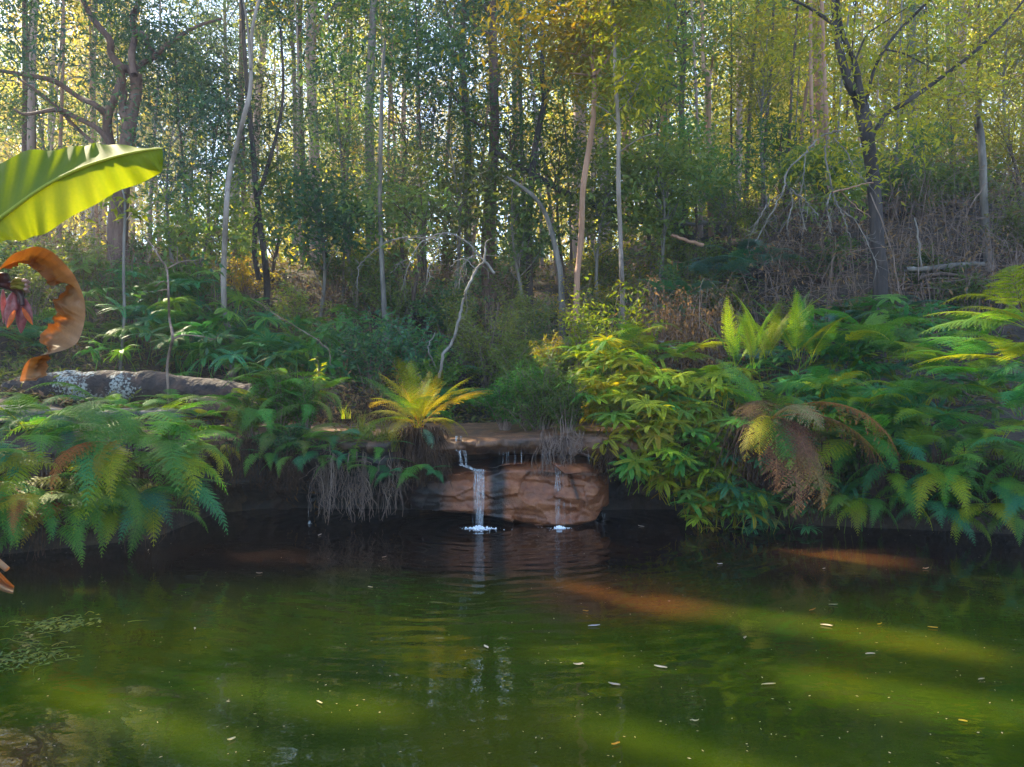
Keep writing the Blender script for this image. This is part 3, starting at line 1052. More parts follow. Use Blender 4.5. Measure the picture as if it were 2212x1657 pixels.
traced_tree('tree', 'big dark forked tree with one long bare arm reaching up to the corner', 'tree', 'bark_dark', 11.5,
            [(1902, 600), (1897, 538), (1887, 394), (1873, 297), (1860, 225), (1846, 195), (1832, 176), (1814, 107), (1805, 54), (1802, -10)],
            (30, 29, 27, 27, 29, 27, 18, 16, 15, 13),
            [([(1862, 232), (1856, 195), (1847, 143), (1830, 100), (1815, 54), (1808, -10)], (18, 16, 14, 12, 11, 9)),
             ([(1806, 70), (1796, 50), (1764, 27), (1735, 10), (1700, -6)], (9, 8, 7, 6, 5)),
             ([(1880, 300), (1892, 282), (1915, 247), (1961, 219), (2008, 186), (2098, 118), (2176, 43), (2215, -4)], (12, 10, 10, 9, 9, 7, 6, 5)),
             ([(1866, 250), (1885, 160), (1911, 107), (1947, 61), (1994, 14), (2015, -10)], (8, 7, 7, 7, 6, 5)),
             ([(1911, 107), (1950, 115), (1985, 132), (2000, 140)], (4, 4, 3, 2)),
             ([(1840, 150), (1870, 80), (1900, 55), (1970, 10)], (5, 4, 3, 2))],
            dict(top=(2.2, 7, 1.4), px=[(1850, 270, 10, .45), (1960, 60, 16, .9), (2080, 80, 14, .9), (1760, 60, 12, .7), (1820, 330, 8, .4)], r=.5, n=60, L=.11, W=.035, m='gum_gold'), 18)
traced_tree('tree_stump', 'tall grey dead stump with a broken top on the right slope', 'dead tree', 'bark_grey', 13.0,
            [(2136, 580), (2133, 538), (2126, 448), (2123, 358), (2118, 285), (2114, 254)], (18, 16, 15, 15, 14, 9), [([(2114, 290), (2108, 280), (2106, 268)], (6, 5, 3))], None, 19)
traced_tree('gum_tree', 'pink leaning gum sapling left of the forked dark tree', 'tree', 'bark_salmon', 20.0,
            [(1728, 420), (1732, 287), (1746, 172), (1764, 107), (1771, 30), (1780, -30)], (9, 8, 7, 7, 6, 5), (), dict(top=(3, 6, 1.4), side=(.6, .95, 4, 1.2), r=.7, n=75, m='gum_gold'), 20)
traced_tree('gum_tree', 'thin dark gum between the leaning pink sapling and the thin brown gum', 'tree', 'bark_brown', 19.0,
            [(1646, 470), (1648, 398), (1657, 250), (1667, 125), (1672, -30)], (8, 8, 7, 6, 5), (), dict(top=(3, 6, 1.4), side=(.55, .95, 5, 1.2), r=.7, n=75, m='gum_gold'), 21)
traced_tree('sapling', 'narrow grey stem in front of the shaggy base of the crooked red gum', 'tree', 'bark_grey', 11.5,
            [(268, 690), (267, 600), (268, 520), (270, 440), (262, 400)], (6, 6, 6, 5, 3), [([(268, 470), (250, 440), (235, 425)], (3, 2, 1)), ([(269, 480), (290, 455), (300, 440)], (3, 2, 1))],
            dict(px=[(275, 455, 5, .22), (250, 475, 4, .2)], r=.22, n=12, L=.16, W=.06, m='yellow_leaf'), 22)
traced_tree('sapling', 'thin knobbly bare sapling with two side twigs growing from the left bank', 'tree', 'twig_brown', 8.8,
            [(364, 860), (361, 797), (366, 760), (373, 728), (366, 688), (364, 640), (361, 584), (347, 560), (323, 523), (305, 500)], (6, 6, 6, 6, 5, 5, 4, 4, 3, 2),
            [([(373, 733), (396, 724), (436, 727), (463, 733), (472, 722)], (4, 3, 3, 2, 2)), ([(360, 581), (390, 566), (420, 563), (440, 558)], (3, 3, 2, 1)),
             ([(362, 614), (352, 608), (335, 619)], (3, 3, 2)), ([(362, 625), (330, 630), (308, 628)], (2, 2, 1))],
            dict(px=[(300, 630, 3, .05), (440, 560, 3, .06), (460, 725, 3, .06)], r=.1, n=7, L=.09, W=.035, m='under_teal'), 23, rough=.25)

# trees added to shade the pool: unseen past the left edge, taller gums between
rng = np.random.default_rng(7)


def forest_gum(x, y, h, r0, bark, leaf, label, seed, bare=.45, nb=16, bl=2.6, cr=1.0, n=90, L=.15, W=.04, group='gums of the forest behind the slope', lean=.04, gaps=True):
    rg = np.random.default_rng(seed)
    g = hz(x, y)
    ph = rg.uniform(0, 6, 4)
    s = np.linspace(0, 1, 9)
    lx, ly = rg.normal(0, lean, 2) * h
    P = np.stack([lx * s ** 1.5 + .018 * h * np.sin(s * 5 + ph[0]) * s, ly * s ** 1.5 + .018 * h * np.sin(s * 4 + ph[1]) * s, h * s - .2], -1)
    rd = r0 * (1 - .75 * s) * np.where(s < .05, 1.3, 1)
    o = tag(empty('gum_tree', (x, y, g)), label, 'tree', group)
    tb = MB()
    pth, rr = smooth_path(P, rd, 3)
    tube(tb, pth, rr, 8, .5, .1, seed)
    cl = branchy(tb, pth, rr, rg, bare, 1.0, nb, bl, .55, 3, off=np.array([x, y, g]) if gaps else 1e5)
    tb.build('trunk', M[bark], o, True)
    cb = MB()
    rg2 = np.random.default_rng(seed + 1000)
    off = np.array([x, y, g])
    if gaps:
        crown_leaves(cb, np.array(cl) + off, cr, n, L, W, rg2)
        cb.v = [v - off for v in cb.v]
    else:
        crown_leaves(cb, np.array(cl), cr, n, L, W, rg2, gaps=False)
    cb.build('crown', M[leaf], o)
    return o


SHADE = [(-11.5, 13.0, 15, .22), (-14.5, 16.0, 17, .26), (-9.3, 17.5, 17, .24), (-12.5, 20.5, 18, .26), (-7.0, 20.0, 16, .2), (-16.5, 20.5, 18, .26),
         (-10.2, 24.0, 18, .26), (-5.2, 23.5, 17, .22), (-14.5, 26.0, 19, .27), (-19.0, 25.0, 19, .27), (-3.2, 27.0, 17, .2), (-8.0, 28.5, 19, .26),
         (.4, 24.5, 16, .2), (-11.8, 30.5, 20, .27), (-18.0, 14.5, 17, .25), (3.0, 29.0, 17, .22), (-13.2, 14.6, 13, .2), (-16.5, 17.8, 15, .22), (-19.5, 17.5, 16, .22), (-12.5, 17.6, 15, .2), (-10.6, 15.2, 14, .2)]
def clear_spot(x, y, h, r0, rg):
    """Move a trunk a little so that it does not stand in the gaps cut in the canopy."""
    best, bx = 1e9, (x, y)
    sh = SDIR[:2] / np.linalg.norm(SDIR[:2])
    for k in range(60):
        cx, cy = x + rg.uniform(-1.6, 1.6) * (k > 0), y + rg.uniform(-1.6, 1.6) * (k > 0)
        v = np.array([cx, cy]) - LIT_P[:, :2]
        t = v @ sh
        dd_ = np.abs(v[:, 0] * sh[1] - v[:, 1] * sh[0])
        zz_ = LIT_P[:, 2] + t * math.tan(SUN_EL)
        c_ = ((t > 0) & (zz_ < hz(cx, cy) + h) & (dd_ < LIT_R * .8 + r0)).sum() + .01 * k / 60
        if c_ < best:
            best, bx = c_, (cx, cy)
    return bx


for i, (x, y, h, r0) in enumerate(SHADE):
    x, y = clear_spot(x, y, h, r0, rng)
    inside = abs(x) < y * .62
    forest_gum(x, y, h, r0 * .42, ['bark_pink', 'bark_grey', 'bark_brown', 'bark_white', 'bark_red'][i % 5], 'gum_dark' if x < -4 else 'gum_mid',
               'tall gum with a dense dark high crown added to shade the pool', 300 + i, .40, 25, 2.7, .75, 140, .15, .042, 'tall dense crowned shade gums', lean=.02)

# the sunlit forest beyond: a few grown trees, copied
PROTO = []
for i, (h, r0, bark, leaf) in enumerate([(21, .2, 'bark_pink', 'gum_gold'), (18, .15, 'bark_white', 'gum_gold'), (23, .24, 'bark_salmon', 'gum_gold'), (16, .12, 'bark_brown', 'gum_mid'),
                                         (20, .17, 'bark_grey', 'gum_gold'), (13, .09, 'bark_pink', 'gum_gold'), (10, .07, 'bark_brown', 'gum_gold')]):
    PROTO.append((h, bark, leaf, r0, i))
spots = []
tries = 0
while len(spots) < 225 and tries < 20000:
    tries += 1
    y = 24 + 62 * rng.random() ** 1.15
    x = rng.uniform(-1.1, .95) * y
    if y < (46 if x < -.75 * y else 33) and x < 2:
        continue
    if all((x - a) ** 2 + (y - b_) ** 2 > (1.5 + y * .02) ** 2 for a, b_ in spots):
        spots.append((x, y))
first = {}
KL = ['tall pink barked gum with a golden sunlit crown', 'white barked gum with a golden sunlit crown', 'tall salmon barked gum with a golden sunlit crown',
      'brown barked gum with an olive crown', 'grey barked gum with a golden sunlit crown', 'young pink stemmed gum with low golden leaves', 'small brown stemmed tree with low golden leaves']
for i, (x, y) in enumerate(spots):
    k = int(rng.choice(7, p=[.10, .09, .08, .08, .10, .28, .27]))
    if k not in first:
        h, bark, leaf, r0, _ = PROTO[k]
        first[k] = forest_gum(x, y, h, r0, bark, leaf, KL[k] + ' in the far sunlit forest', 500 + k, .16 if k > 4 else .34, 15 if k > 4 else 18, 1.9 if k > 4 else 2.6, .62, 52, .22, .065,
                              'gums of the far sunlit forest', gaps=False)
        continue
    src = first[k]
    o = src.copy()
    COL.objects.link(o)
    o.location = (x, y, hz(x, y))
    o.rotation_euler = (0, 0, rng.uniform(0, 2 * PI))
    s = rng.uniform(.8, 1.25)
    o.scale = (s, s, s * rng.uniform(.9, 1.1))
    for ch in src.children:
        c = ch.copy()
        COL.objects.link(c)
        c.parent = o

sap = []
for i in range(36):
    x = rng.uniform(-.62, .62)
    y = rng.uniform(15.0, 25)
    x *= y
    if i < 4:
        o = forest_gum(x, y, [9.5, 11, 8, 12][i], [.035, .045, .03, .05][i], ['bark_brown', 'bark_pink', 'bark_grey', 'bark_salmon'][i], ['gum_mid', 'gum_gold', 'gum_mid', 'gum_gold'][i], None, 700 + i, .55, 7, .9, .4, 26, .15, .04,
                       'thin saplings standing on the upper slope', gaps=False)
        for ch in list(o.children):
            pass
    else:
        src = sap[i % 4]
        o = src.copy()
        COL.objects.link(o)
        o.location = (x, y, hz(x, y))
        o.rotation_euler = (rng.normal(0, .05), rng.normal(0, .05), rng.uniform(0, 2 * PI))
        o.scale = (1, 1, rng.uniform(.8, 1.3))
        for ch in src.children:
            c = ch.copy()
            COL.objects.link(c)
            c.parent = o
    sap.append(o)

# one far mass of foliage closing the view
mb = MB()
n = 110000
th = rng.uniform(-1.2, 1.2, n)
yy = rng.uniform(78, 112, n)
xx = th * yy
zz = height(xx, yy) + rng.uniform(0, 1, n) ** 1.25 * 33
P = np.stack([xx, yy, zz], -1)
dens = fbm(P * .09, 91, 3) + .45 - .013 * (zz - 14) - ss((zz - 16) / 5) * (.8 * np.exp(-((th + .38) / .09) ** 2) + .6 * np.exp(-((th + .09) / .05) ** 2))
P = P[dens > rng.uniform(-.3, .3, n)]
leaves(mb, P, rng.normal(0, 1, (len(P), 3)) + [0, 0, -.4], rng.normal(0, .6, (len(P), 3)) + [0, 0, 1], rng.uniform(.5, 1.1, len(P)), rng.uniform(.2, .4, len(P)), rng.random(len(P)))
tag(mb.build('forest_foliage', M['gum_gold']), 'far mass of golden green forest foliage closing the view', 'forest', kind='stuff')

# understorey trees: (px, py, Y, radius, clumps, leaf, label)
UND = [(95, 250, 18, 1.8, 40, 'gum_mid', 'leafy young tree with olive foliage at the far left edge'),
       (400, 130, 17, 1.7, 46, 'gum_dark', 'dark leafed young tree filling the gap right of the crooked red gum'),
       (385, 330, 14, 1.3, 34, 'gum_dark', 'dark small leafed tree just beyond the tip of the banana leaf'),
       (470, 260, 16, 1.3, 34, 'gum_dark', 'dark small leafed tree left of the slim pale curved tree'),
       (440, 480, 14, 1.1, 26, 'under_olive', 'thin leafed shrubby tree low down left of the slim pale curved tree'),
       (600, 420, 17, 1.2, 26, 'under_olive', 'olive shrubby tree between the dark twin stems and the pink gum'),
       (690, 460, 15, 1.2, 34, 'under_teal', 'dark teal broad leafed tree below the pink barked gum'),
       (745, 260, 18, 1.4, 34, 'gum_mid', 'green leafy tree between the pink gum and the mottled pale gum'),
       (760, 420, 15.5, 1.1, 24, 'gum_mid', 'green small tree at the foot of the mottled pale gum'),
       (880, 330, 16, 1.4, 40, 'gum_dark', 'dark leafy tree right of the slender grey sapling'),
       (930, 230, 17, 1.4, 36, 'gum_dark', 'dark leafy tree left of the arching grey brown branches'),
       (900, 470, 14.5, 1.2, 26, 'under_olive', 'broad leafed olive tree behind the bare sweeping branch'),
       (980, 380, 15, 1.2, 36, 'under_olive', 'olive broad leafed tree left of the shaggy based gum'),
       (1110, 310, 16, 1.2, 32, 'gum_mid', 'green leafy tree between the shaggy based gum and the dark crooked tree'),
       (1120, 480, 14.5, 1.0, 26, 'under_olive', 'olive shrubby tree below the arching stem'),
       (1215, 330, 16, 1.2, 34, 'gum_mid', 'green leafy tree left of the salmon barked gum'),
       (1300, 420, 14.5, 1.1, 30, 'under_olive', 'olive small tree between the salmon gum and the thin white sapling'),
       (1410, 200, 16, 1.5, 40, 'under_olive', 'dense olive tree high up right of the thin white sapling'),
       (1420, 400, 14, 1.2, 36, 'under_olive', 'dark olive bushy tree right of the thin white sapling'),
       (1490, 330, 15, 1.1, 24, 'gum_mid', 'green bushy tree crossing the brown gum trunk'),
       (1560, 400, 16, 1.1, 26, 'gum_mid', 'green bushy tree right of the kinked reddish gum'),
       (1690, 330, 15, 1.1, 28, 'gum_mid', 'green leafy tree behind the hanging dead branches'),
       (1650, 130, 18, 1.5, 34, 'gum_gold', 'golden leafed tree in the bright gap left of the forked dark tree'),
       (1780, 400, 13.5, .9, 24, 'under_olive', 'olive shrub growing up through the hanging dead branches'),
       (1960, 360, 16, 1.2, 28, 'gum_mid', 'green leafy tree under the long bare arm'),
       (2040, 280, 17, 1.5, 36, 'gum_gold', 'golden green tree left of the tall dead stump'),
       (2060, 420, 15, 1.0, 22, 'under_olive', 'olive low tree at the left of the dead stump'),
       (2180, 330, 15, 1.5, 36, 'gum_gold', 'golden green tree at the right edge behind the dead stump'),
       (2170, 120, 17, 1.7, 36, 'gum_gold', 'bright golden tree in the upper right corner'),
       (1950, 150, 19, 1.6, 32, 'gum_gold', 'bright golden tree seen above the long bare arm')]
for i, (px_, py_, Y_, rad, nc, leaf, label) in enumerate(UND):
    rg = np.random.default_rng(900 + i)
    c0 = at(px_, py_, Y_)
    g = hz(c0[0], c0[1])
    o = tag(empty('understorey_tree', (c0[0], c0[1], g)), label, 'tree')
    off = np.array([c0[0], c0[1], g])
    hh = c0[2] - g
    tb = MB()
    s = np.linspace(0, 1, 7)
    P = np.stack([.12 * np.sin(s * 4 + i), .12 * np.cos(s * 3 + i) - .12, s * (hh + rad * .5) - .1], -1)
    pth, rr = smooth_path(P, np.linspace(.035 + .01 * rad, .008, 7), 3)
    tube(tb, pth, rr, 6, .5)
    cl = []
    for k in range(nc):
        d = norm(rg.normal(0, 1, (1, 3)))[0]
        p_ = np.array([0, 0, hh]) + d * rad * np.array([1, .9, .95]) * rg.uniform(.25, 1.0)
        if p_[2] < .4:
            p_[2] = .4
        cl.append(p_)
        if k % 2 == 0:
            sb = np.clip((p_[2] - .5 * rad) / (hh + rad * .5), .15, .95)
            b_ = np.array([np.interp(sb, np.linspace(0, 1, len(pth)), pth[:, q]) for q in range(3)])
            q_, r2 = smooth_path([b_, (b_ + p_) / 2 + rg.normal(0, .1, 3) + [0, 0, .1], p_], [.012, .008, .004], 3)
            tube(tb, q_, r2, 4, rg.random())
    tb.build('trunk', M['bark_brown' if i % 2 else 'bark_grey'], o, True)
    cb = MB()
    broad = leaf.startswith('under')
    crown_leaves(cb, np.array(cl) + off, .42 * rad ** .5, 75, .13 if broad else .12, .055 if broad else .036, rg, .35)
    cb.v = [v - off for v in cb.v]
    cb.build('crown', M[leaf], o)

# ------------------------------------------------------------------ ferns
def frond_mesh(name, L, W, n, mm, e0, e1, shape='tri', stipe=.2, pw=.36, seed=0, rach=.004, side=0.0, sparse=0.0, curl=.15):
    """One frond growing from its base along +Y: arched rachis, pinnae, pinnules."""
    rg = np.random.default_rng(seed)
    K = 28
    s = np.linspace(0, 1, K + 1)
    e = e0 + (e1 - e0) * s ** 1.15
    d = np.stack([side * s, np.cos(e), np.sin(e)], -1)
    d = norm(d)
    P = np.concatenate([[[0, 0, 0]], np.cumsum(d[:-1] * L / K, axis=0)])
    mb = MB()
    tube(mb, P, np.linspace(rach, rach * .3, K + 1), 4, .85)
    b, dd, nn, ll, ww, tt = [], [], [], [], [], []
    for i in range(n):
        q = stipe + (1 - stipe) * (i + .5) / n
        u = (q - stipe) / (1 - stipe)
        if shape == 'tri':
            f = (1 - u) ** .8 * min(1, .55 + u * 4)
        elif shape == 'ell':
            f = math.sin(PI * min(1, u * .93 + .07) ** .75) ** .75
        else:
            f = (1 - u ** 2.5) * min(1, .5 + 2.5 * u)
        pl = W * .5 * max(.06, f)
        p0 = np.array([np.interp(q, s, P[:, k]) for k in range(3)])
        T = norm(np.array([[np.interp(q, s, d[:, k]) for k in range(3)]]))[0]
        X = np.array([1.0, 0, 0])
        N = np.cross(X, T)
        for sg in (-1, 1):
            if rg.random() < sparse:
                continue
            an = R(22 + 28 * u) + rg.normal(0, .06)
            D = sg * X * math.cos(an) + T * math.sin(an)
            cu = curl * rg.uniform(.5, 1.6)
            B = np.cross(N, D)
            pin = []
            for j in range(mm):
                v = (j + .6) / mm
                pt = p0 + D * pl * v - N * cu * pl * v * v
                l2 = pl * pw * (1 - v * .82) * rg.uniform(.85, 1.15)
                dj = D - N * 2 * cu * v
                for s2 in (-1, 1):
                    b.append(pt)
                    dd.append(s2 * B * .85 + dj * .55)
                    nn.append(N)
                    ll.append(l2)
                    ww.append(max(.004, min(l2 * .5, pl / mm * .95)))
                    tt.append(rg.uniform(.2, .75) + .15 * v)
            b.append(p0 + D * pl * .8 - N * cu * pl * .64)
            dd.append(D - N * 2 * cu)
            nn.append(N)
            ll.append(pl * .24)
            ww.append(.008)
            tt.append(.7)
    leaves(mb, np.array(b), np.array(dd), np.array(nn), np.array(ll), np.array(ww), np.clip(np.array(tt), 0, 1), .05)
    me = mb.mesh(name)
    me.materials.append(M['fern_green'])
    return me


FR = {}
FR['arch'] = [frond_mesh('frond', 1.0, .50, 17, 13, R(55), R(-50), 'tri', .22, .26, k, side=.12 * (k - 1)) for k in range(3)]
FR['droop'] = [frond_mesh('frond', 1.0, .50, 18, 13, R(22 - 8 * k), R(-82), 'tri', .2, .26, 10 + k, side=.12 * (k - 1)) for k in range(3)]
FR['flat'] = [frond_mesh('frond', 1.0, .56, 18, 13, R(30), R(-22), 'tri', .24, .26, 15 + k, side=.1 * (k - 1)) for k in range(2)]
FR['king'] = [frond_mesh('frond', 1.0, .34, 24, 8, R(68 - 12 * k), R(30 - 34 * k), 'ell', .2, .22, 20 + k, side=.1 * (k - 1)) for k in range(4)]
FR['kingdroop'] = [frond_mesh('frond', 1.0, .40, 24, 8, R(25 - 20 * k), R(-80), 'ell', .18, .24, 30 + k, side=.1 * (k - .5), sparse=.12, curl=.28) for k in range(3)]
FR['up'] = [frond_mesh('frond', 1.0, .26, 26, 8, R(84 - 8 * k), R(50 - 14 * k), 'ell', .15, .26, 40 + k, side=.06 * (k - 1)) for k in range(3)]


def umbrella_mesh(name, seed, n=10, r=.25, h=.35, dr=.9):
    """A stalk that carries a fan of narrow comb-edged blades."""
    rg = np.random.default_rng(seed)
    mb = MB()
    st, rr = smooth_path([(0, 0, 0), (rg.normal(0, .03), rg.normal(0, .03), h * .6), (0, 0, h)], [.004, .003, .0025], 4)
    tube(mb, st, rr, 4, .9)
    top = st[-1]
    b, dd, nn, ll, ww, tt = [], [], [], [], [], []
    for i in range(n):
        a = 2 * PI * i / n + rg.normal(0, .12)
        l = r * rg.uniform(.8, 1.15)
        K = 15
        s = np.linspace(0, 1, K)
        el = R(rg.uniform(5, 35)) - dr * rg.uniform(.7, 1.3) * s
        d = np.stack([np.cos(a) * np.cos(el), np.sin(a) * np.cos(el), np.sin(el)], -1)
        P = top + np.concatenate([[[0, 0, 0]], np.cumsum(d[:-1] * l / K, axis=0)])
        S = np.array([-math.sin(a), math.cos(a), 0])
        tone = rg.uniform(.15, .7)
        for j in range(1, K):
            N = np.cross(S, d[j]) * -1
            w_ = .034 * (math.sin(PI * min(1, s[j] * .8 + .2)) ** .6 + .12)
            for sg in (-1, 1):
                b.append(P[j])
                dd.append(sg * S * .8 + d[j] * .6)
                nn.append(N)
                ll.append(w_)
                ww.append(l / K * .95)
                tt.append(tone + rg.uniform(-.1, .25))
        # midrib blade that closes the comb
        b.append(P[0]); dd.append(P[-1] - P[0]); nn.append(np.array([0, 0, 1.0])); ll.append(l * .98); ww.append(.014); tt.append(tone)
    leaves(mb, np.array(b), np.array(dd), np.array(nn), np.array(ll), np.array(ww), np.clip(np.array(tt), 0, 1), .06)
    me = mb.mesh(name)
    me.materials.append(M['fern_green'])
    return me


UMB = [umbrella_mesh('frond', 60 + k, 9 + k % 3, .24 + .02 * (k % 3), .28 + .06 * (k % 3), .7 + .35 * k / 3) for k in range(5)]

GROUPS = {}


def put(parent, me, mat, loc=(0, 0, 0), az=0.0, tilt=0.0, roll=0.0, sc=1.0, name='frond'):
    o = link(name, me, M[mat], parent)
    o.matrix_local = Matrix.Translation(Vector([float(c) for c in loc])) @ Matrix.Rotation(az, 4, 'Z') @ Matrix.Rotation(tilt, 4, 'X') @ Matrix.Rotation(roll, 4, 'Y') @ Matrix.Scale(sc, 4)
    return o


def fern(loc, n, L, kinds, mats, az0=None, spread=PI, seed=0, label=None, group=None, name='fern', special=()):
    """A fern crown: an Empty with its fronds. az 0 points away from the viewer, PI towards."""
    rg = np.random.default_rng(seed)
    o = tag(empty(name, loc), label, 'fern', group)
    for i in range(n):
        if az0 is None:
            a = 2 * PI * i / n + rg.normal(0, .25)
        else:
            a = az0 + spread * (2 * (i + .5) / n - 1) + rg.normal(0, .15)
        kd = kinds[int(rg.integers(len(kinds)))]
        me = FR[kd][int(rg.integers(len(FR[kd])))]
        mt = mats[int(rg.integers(len(mats)))]
        put(o, me, mt, rg.normal(0, .03, 3) * [1, 1, .4], a, rg.normal(0, .12), rg.normal(0, .2), L * rg.uniform(.75, 1.15))
    for (kd, k, mt, a, tilt, sc, lab) in special:
        f = put(o, FR[kd][k], mt, (0, 0, 0), a, tilt, 0, sc)
        if lab:
            f['label'] = lab
    if group:
        GROUPS.setdefault(group, []).append(o)
    return o


def umbrella_fern(loc, n, spread, sc, mats, seed, group=None, label=None, lean=(0, -.25)):
    rg = np.random.default_rng(seed)
    o = tag(empty('umbrella_fern', loc), label, 'fern', group)
    for i in range(n):
        p = rg.normal(0, 1, 3) * np.array([spread, spread * .8, spread * .55])
        me = UMB[int(rg.integers(len(UMB)))]
        put(o, me, mats[int(rg.integers(len(mats)))], p, rg.uniform(0, 2 * PI), lean[1] * -1 * rg.uniform(.2, 1.6) if False else rg.normal(0, .2), rg.normal(0, .25), sc * rg.uniform(.75, 1.25))
    if group:
        GROUPS.setdefault(group, []).append(o)
    return o


def roots(name, label, x0, x1, y, ztop, zbot, n, seed, mat='root', depth=.25, w=(.002, .006), cat='roots'):
    rg = np.random.default_rng(seed)
    mb = MB()
    nc = max(4, n // 16)
    cx, cs, cb, cy = rg.uniform(x0, x1, nc), rg.uniform(.015, .09, nc), rg.uniform(0, .55, nc) ** 1.3, rg.uniform(-.5, .5, nc)
    for i in range(n):
        q = int(rg.integers(nc))
        x = float(np.clip(cx[q] + rg.normal(0, cs[q]), x0, x1))
        zt = ztop + rg.normal(0, .07)
        zb = zbot(x) if callable(zbot) else zbot
        zb = zb + min(.9, cb[q] + abs(rg.normal(0, .16))) * (zt - zb)
        k = 9
        s = np.linspace(0, 1, k)
        yb = y(x) if callable(y) else y
        wv = rg.uniform(.006, .03)
        P = np.stack([x + (cx[q] - x) * .5 * s + np.cumsum(rg.normal(0, wv, k)), yb + depth * (cy[q] + rg.normal(0, .12)) + np.cumsum(rg.normal(0, .015, k)), zt + (zb - zt) * s], -1)
        tube(mb, P, rg.uniform(*w) * np.linspace(1, .45, k), 4, rg.random())
    return tag(mb.build(name, M[mat]), label, cat)


def shrub(loc, h, w, nst, nlf, L, W, leaf, bark, seed, label=None, group=None, name='shrub', d=None, droop=.1, cat='shrub'):
    rg = np.random.default_rng(seed)
    o = tag(empty(name, loc), label, cat, group)
    sb, lb = MB(), MB()
    for i in range(nst):
        a = rg.uniform(0, 2 * PI)
        q = rg.uniform(.1, 1) ** .7
        tip = np.array([w * q * math.cos(a), (d or w) * q * math.sin(a), h * rg.uniform(.5, 1.05) * (1 - .35 * q * q)])
        midp = tip * np.array([.35, .35, .6]) + rg.normal(0, .05, 3) * h
        pth, rr = smooth_path([(tip[0] * .1, tip[1] * .1, -.1), midp, tip], [.009, .006, .002], 5)
        tube(sb, pth, rr, 4, rg.random())
        k = max(4, int(nlf * rg.uniform(.7, 1.3)))
        u = rg.uniform(.3, 1.0, k)
        P = np.stack([np.interp(u, np.linspace(0, 1, len(pth)), pth[:, c_]) for c_ in range(3)], -1) + rg.normal(0, .05, (k, 3)) * h * .6
        D = rg.normal(0, 1, (k, 3))
        D[:, 2] = D[:, 2] * .5 - droop
        leaves(lb, P, D, rg.normal(0, .5, (k, 3)) + [0, 0, 1], L * rg.uniform(.6, 1.3, k), W * rg.uniform(.7, 1.2, k), np.clip(rg.normal(.4, .25, k), 0, 1))
    sb.build('stems', M[bark], o)
    lb.build('foliage', M[leaf], o)
    if group:
        GROUPS.setdefault(group, []).append(o)
    return o


def on_ground(px, Y, dz=0.0):
    x = (px - 1106.0) / F * Y
    return np.array([x, Y, hz(x, Y) + dz])


# left bank: big arching fronds hanging over the water
LB = [(40, 925, 6.55), (120, 900, 6.8), (215, 885, 7.1), (300, 905, 7.2), (345, 915, 7.4), (360, 975, 7.15), (95, 985, 6.45), (190, 950, 6.8),
      (25, 1040, 6.35), (275, 985, 7.0), (-60, 960, 6.4), (330, 1040, 7.15), (150, 1060, 6.6)]
for i, (px_, py_, Y_) in enumerate(LB):
    p_ = at(px_, py_, Y_)
    sp = []
    if i == 5:
        sp = [('droop', 0, 'fern_green', R(205), .15, 1.25, 'long bright green frond whose tip reaches the water'), ('droop', 2, 'fern_lime', R(220), .1, 1.05, None)]
    if i == 9:
        sp = [('droop', 1, 'fern_rust', R(190), .05, .62, 'orange dying frond'), ('droop', 0, 'fern_gold', R(172), -.1, .8, 'yellowing frond')]
    if i == 8:
        sp = [('droop', 1, 'fern_rust', R(175), -.1, .75, 'orange dying frond'), ('droop', 2, 'fern_rust', R(200), 0, .7, 'orange dying frond')]
    fern(p_, 5, .95, ['droop', 'droop', 'arch'], [['fern_green', 'fern_green', 'fern_lime'], ['fern_teal', 'fern_green'], ['fern_green']][i % 3] if px_ < 330 else ['fern_green', 'fern_green', 'fern_lime'],
         PI + (.35 if px_ > 250 else .0), R(80), 1000 + i, None, 'drooping ferns of the left bank', special=sp)
for i, (px_, py_, Y_, L_) in enumerate([(60, 1075, 6.3, .6), (150, 1095, 6.45, .62), (225, 1050, 6.7, .7), (300, 1075, 6.85, .7), (350, 1060, 6.95, .75), (375, 1005, 7.1, .72), (370, 955, 7.25, .72), (0, 1110, 6.2, .6), (250, 1105, 6.75, .5),
                                     (340, 1105, 7.0, .5), (100, 1130, 6.3, .45), (-40, 1000, 6.3, .8)]):
    fern(at(px_, py_, Y_), 5, L_ * 1.12, ['droop', 'droop', 'flat'], [['fern_green'], ['fern_green', 'fern_teal'], ['fern_green', 'fern_lime']][i % 3] if i not in (1, 7) else ['fern_green', 'fern_gold', 'fern_rust'], PI + (.35 if px_ > 250 else .1), R(75), 1060 + i, None, 'low ferns hanging to the water along the left bank',
         special=[('droop', 0, 'fern_lime', R(212), .2, 1.05, 'bright green frond touching the water')] if i == 5 else ())
for i, (px_, py_, Y_, mt) in enumerate([(60, 935, 7.1, 'fern_lime'), (170, 915, 7.4, 'fern_green'), (400, 895, 8.3, 'fern_lime'), (365, 868, 8.6, 'fern_green'), (300, 895, 8.2, 'fern_green'),
                                        (110, 900, 7.9, 'fern_green'), (-5, 880, 8.4, 'fern_lime'), (430, 905, 8.2, 'fern_lime'), (255, 885, 8.4, 'fern_green')]):
    fern(at(px_, py_, Y_), 8, .42, ['arch', 'flat'], [mt, 'fern_green'], None, PI, 1100 + i, None, 'small ferns on top of the left bank')
roots('hanging_roots', 'dark fibrous roots hanging under the left bank ferns', -4.9, -3.1, lambda x: 6.28 + (x + 4.5) * .69 - .12, .8, 0.0, 620, 61, depth=.3)
roots('hanging_roots', 'dark root curtain between the left bank and the black hollow', -3.2, -2.62, lambda x: 7.75 + (x + 3.2) * .5, .9, .3, 150, 62, depth=.3)
fern(at(430, 960, 7.9), 5, .5, ['droop'], ['fern_gold', 'fern_green'], PI, R(70), 1150, 'small olive fern hanging on the dark rock at the edge of the hollow', None)
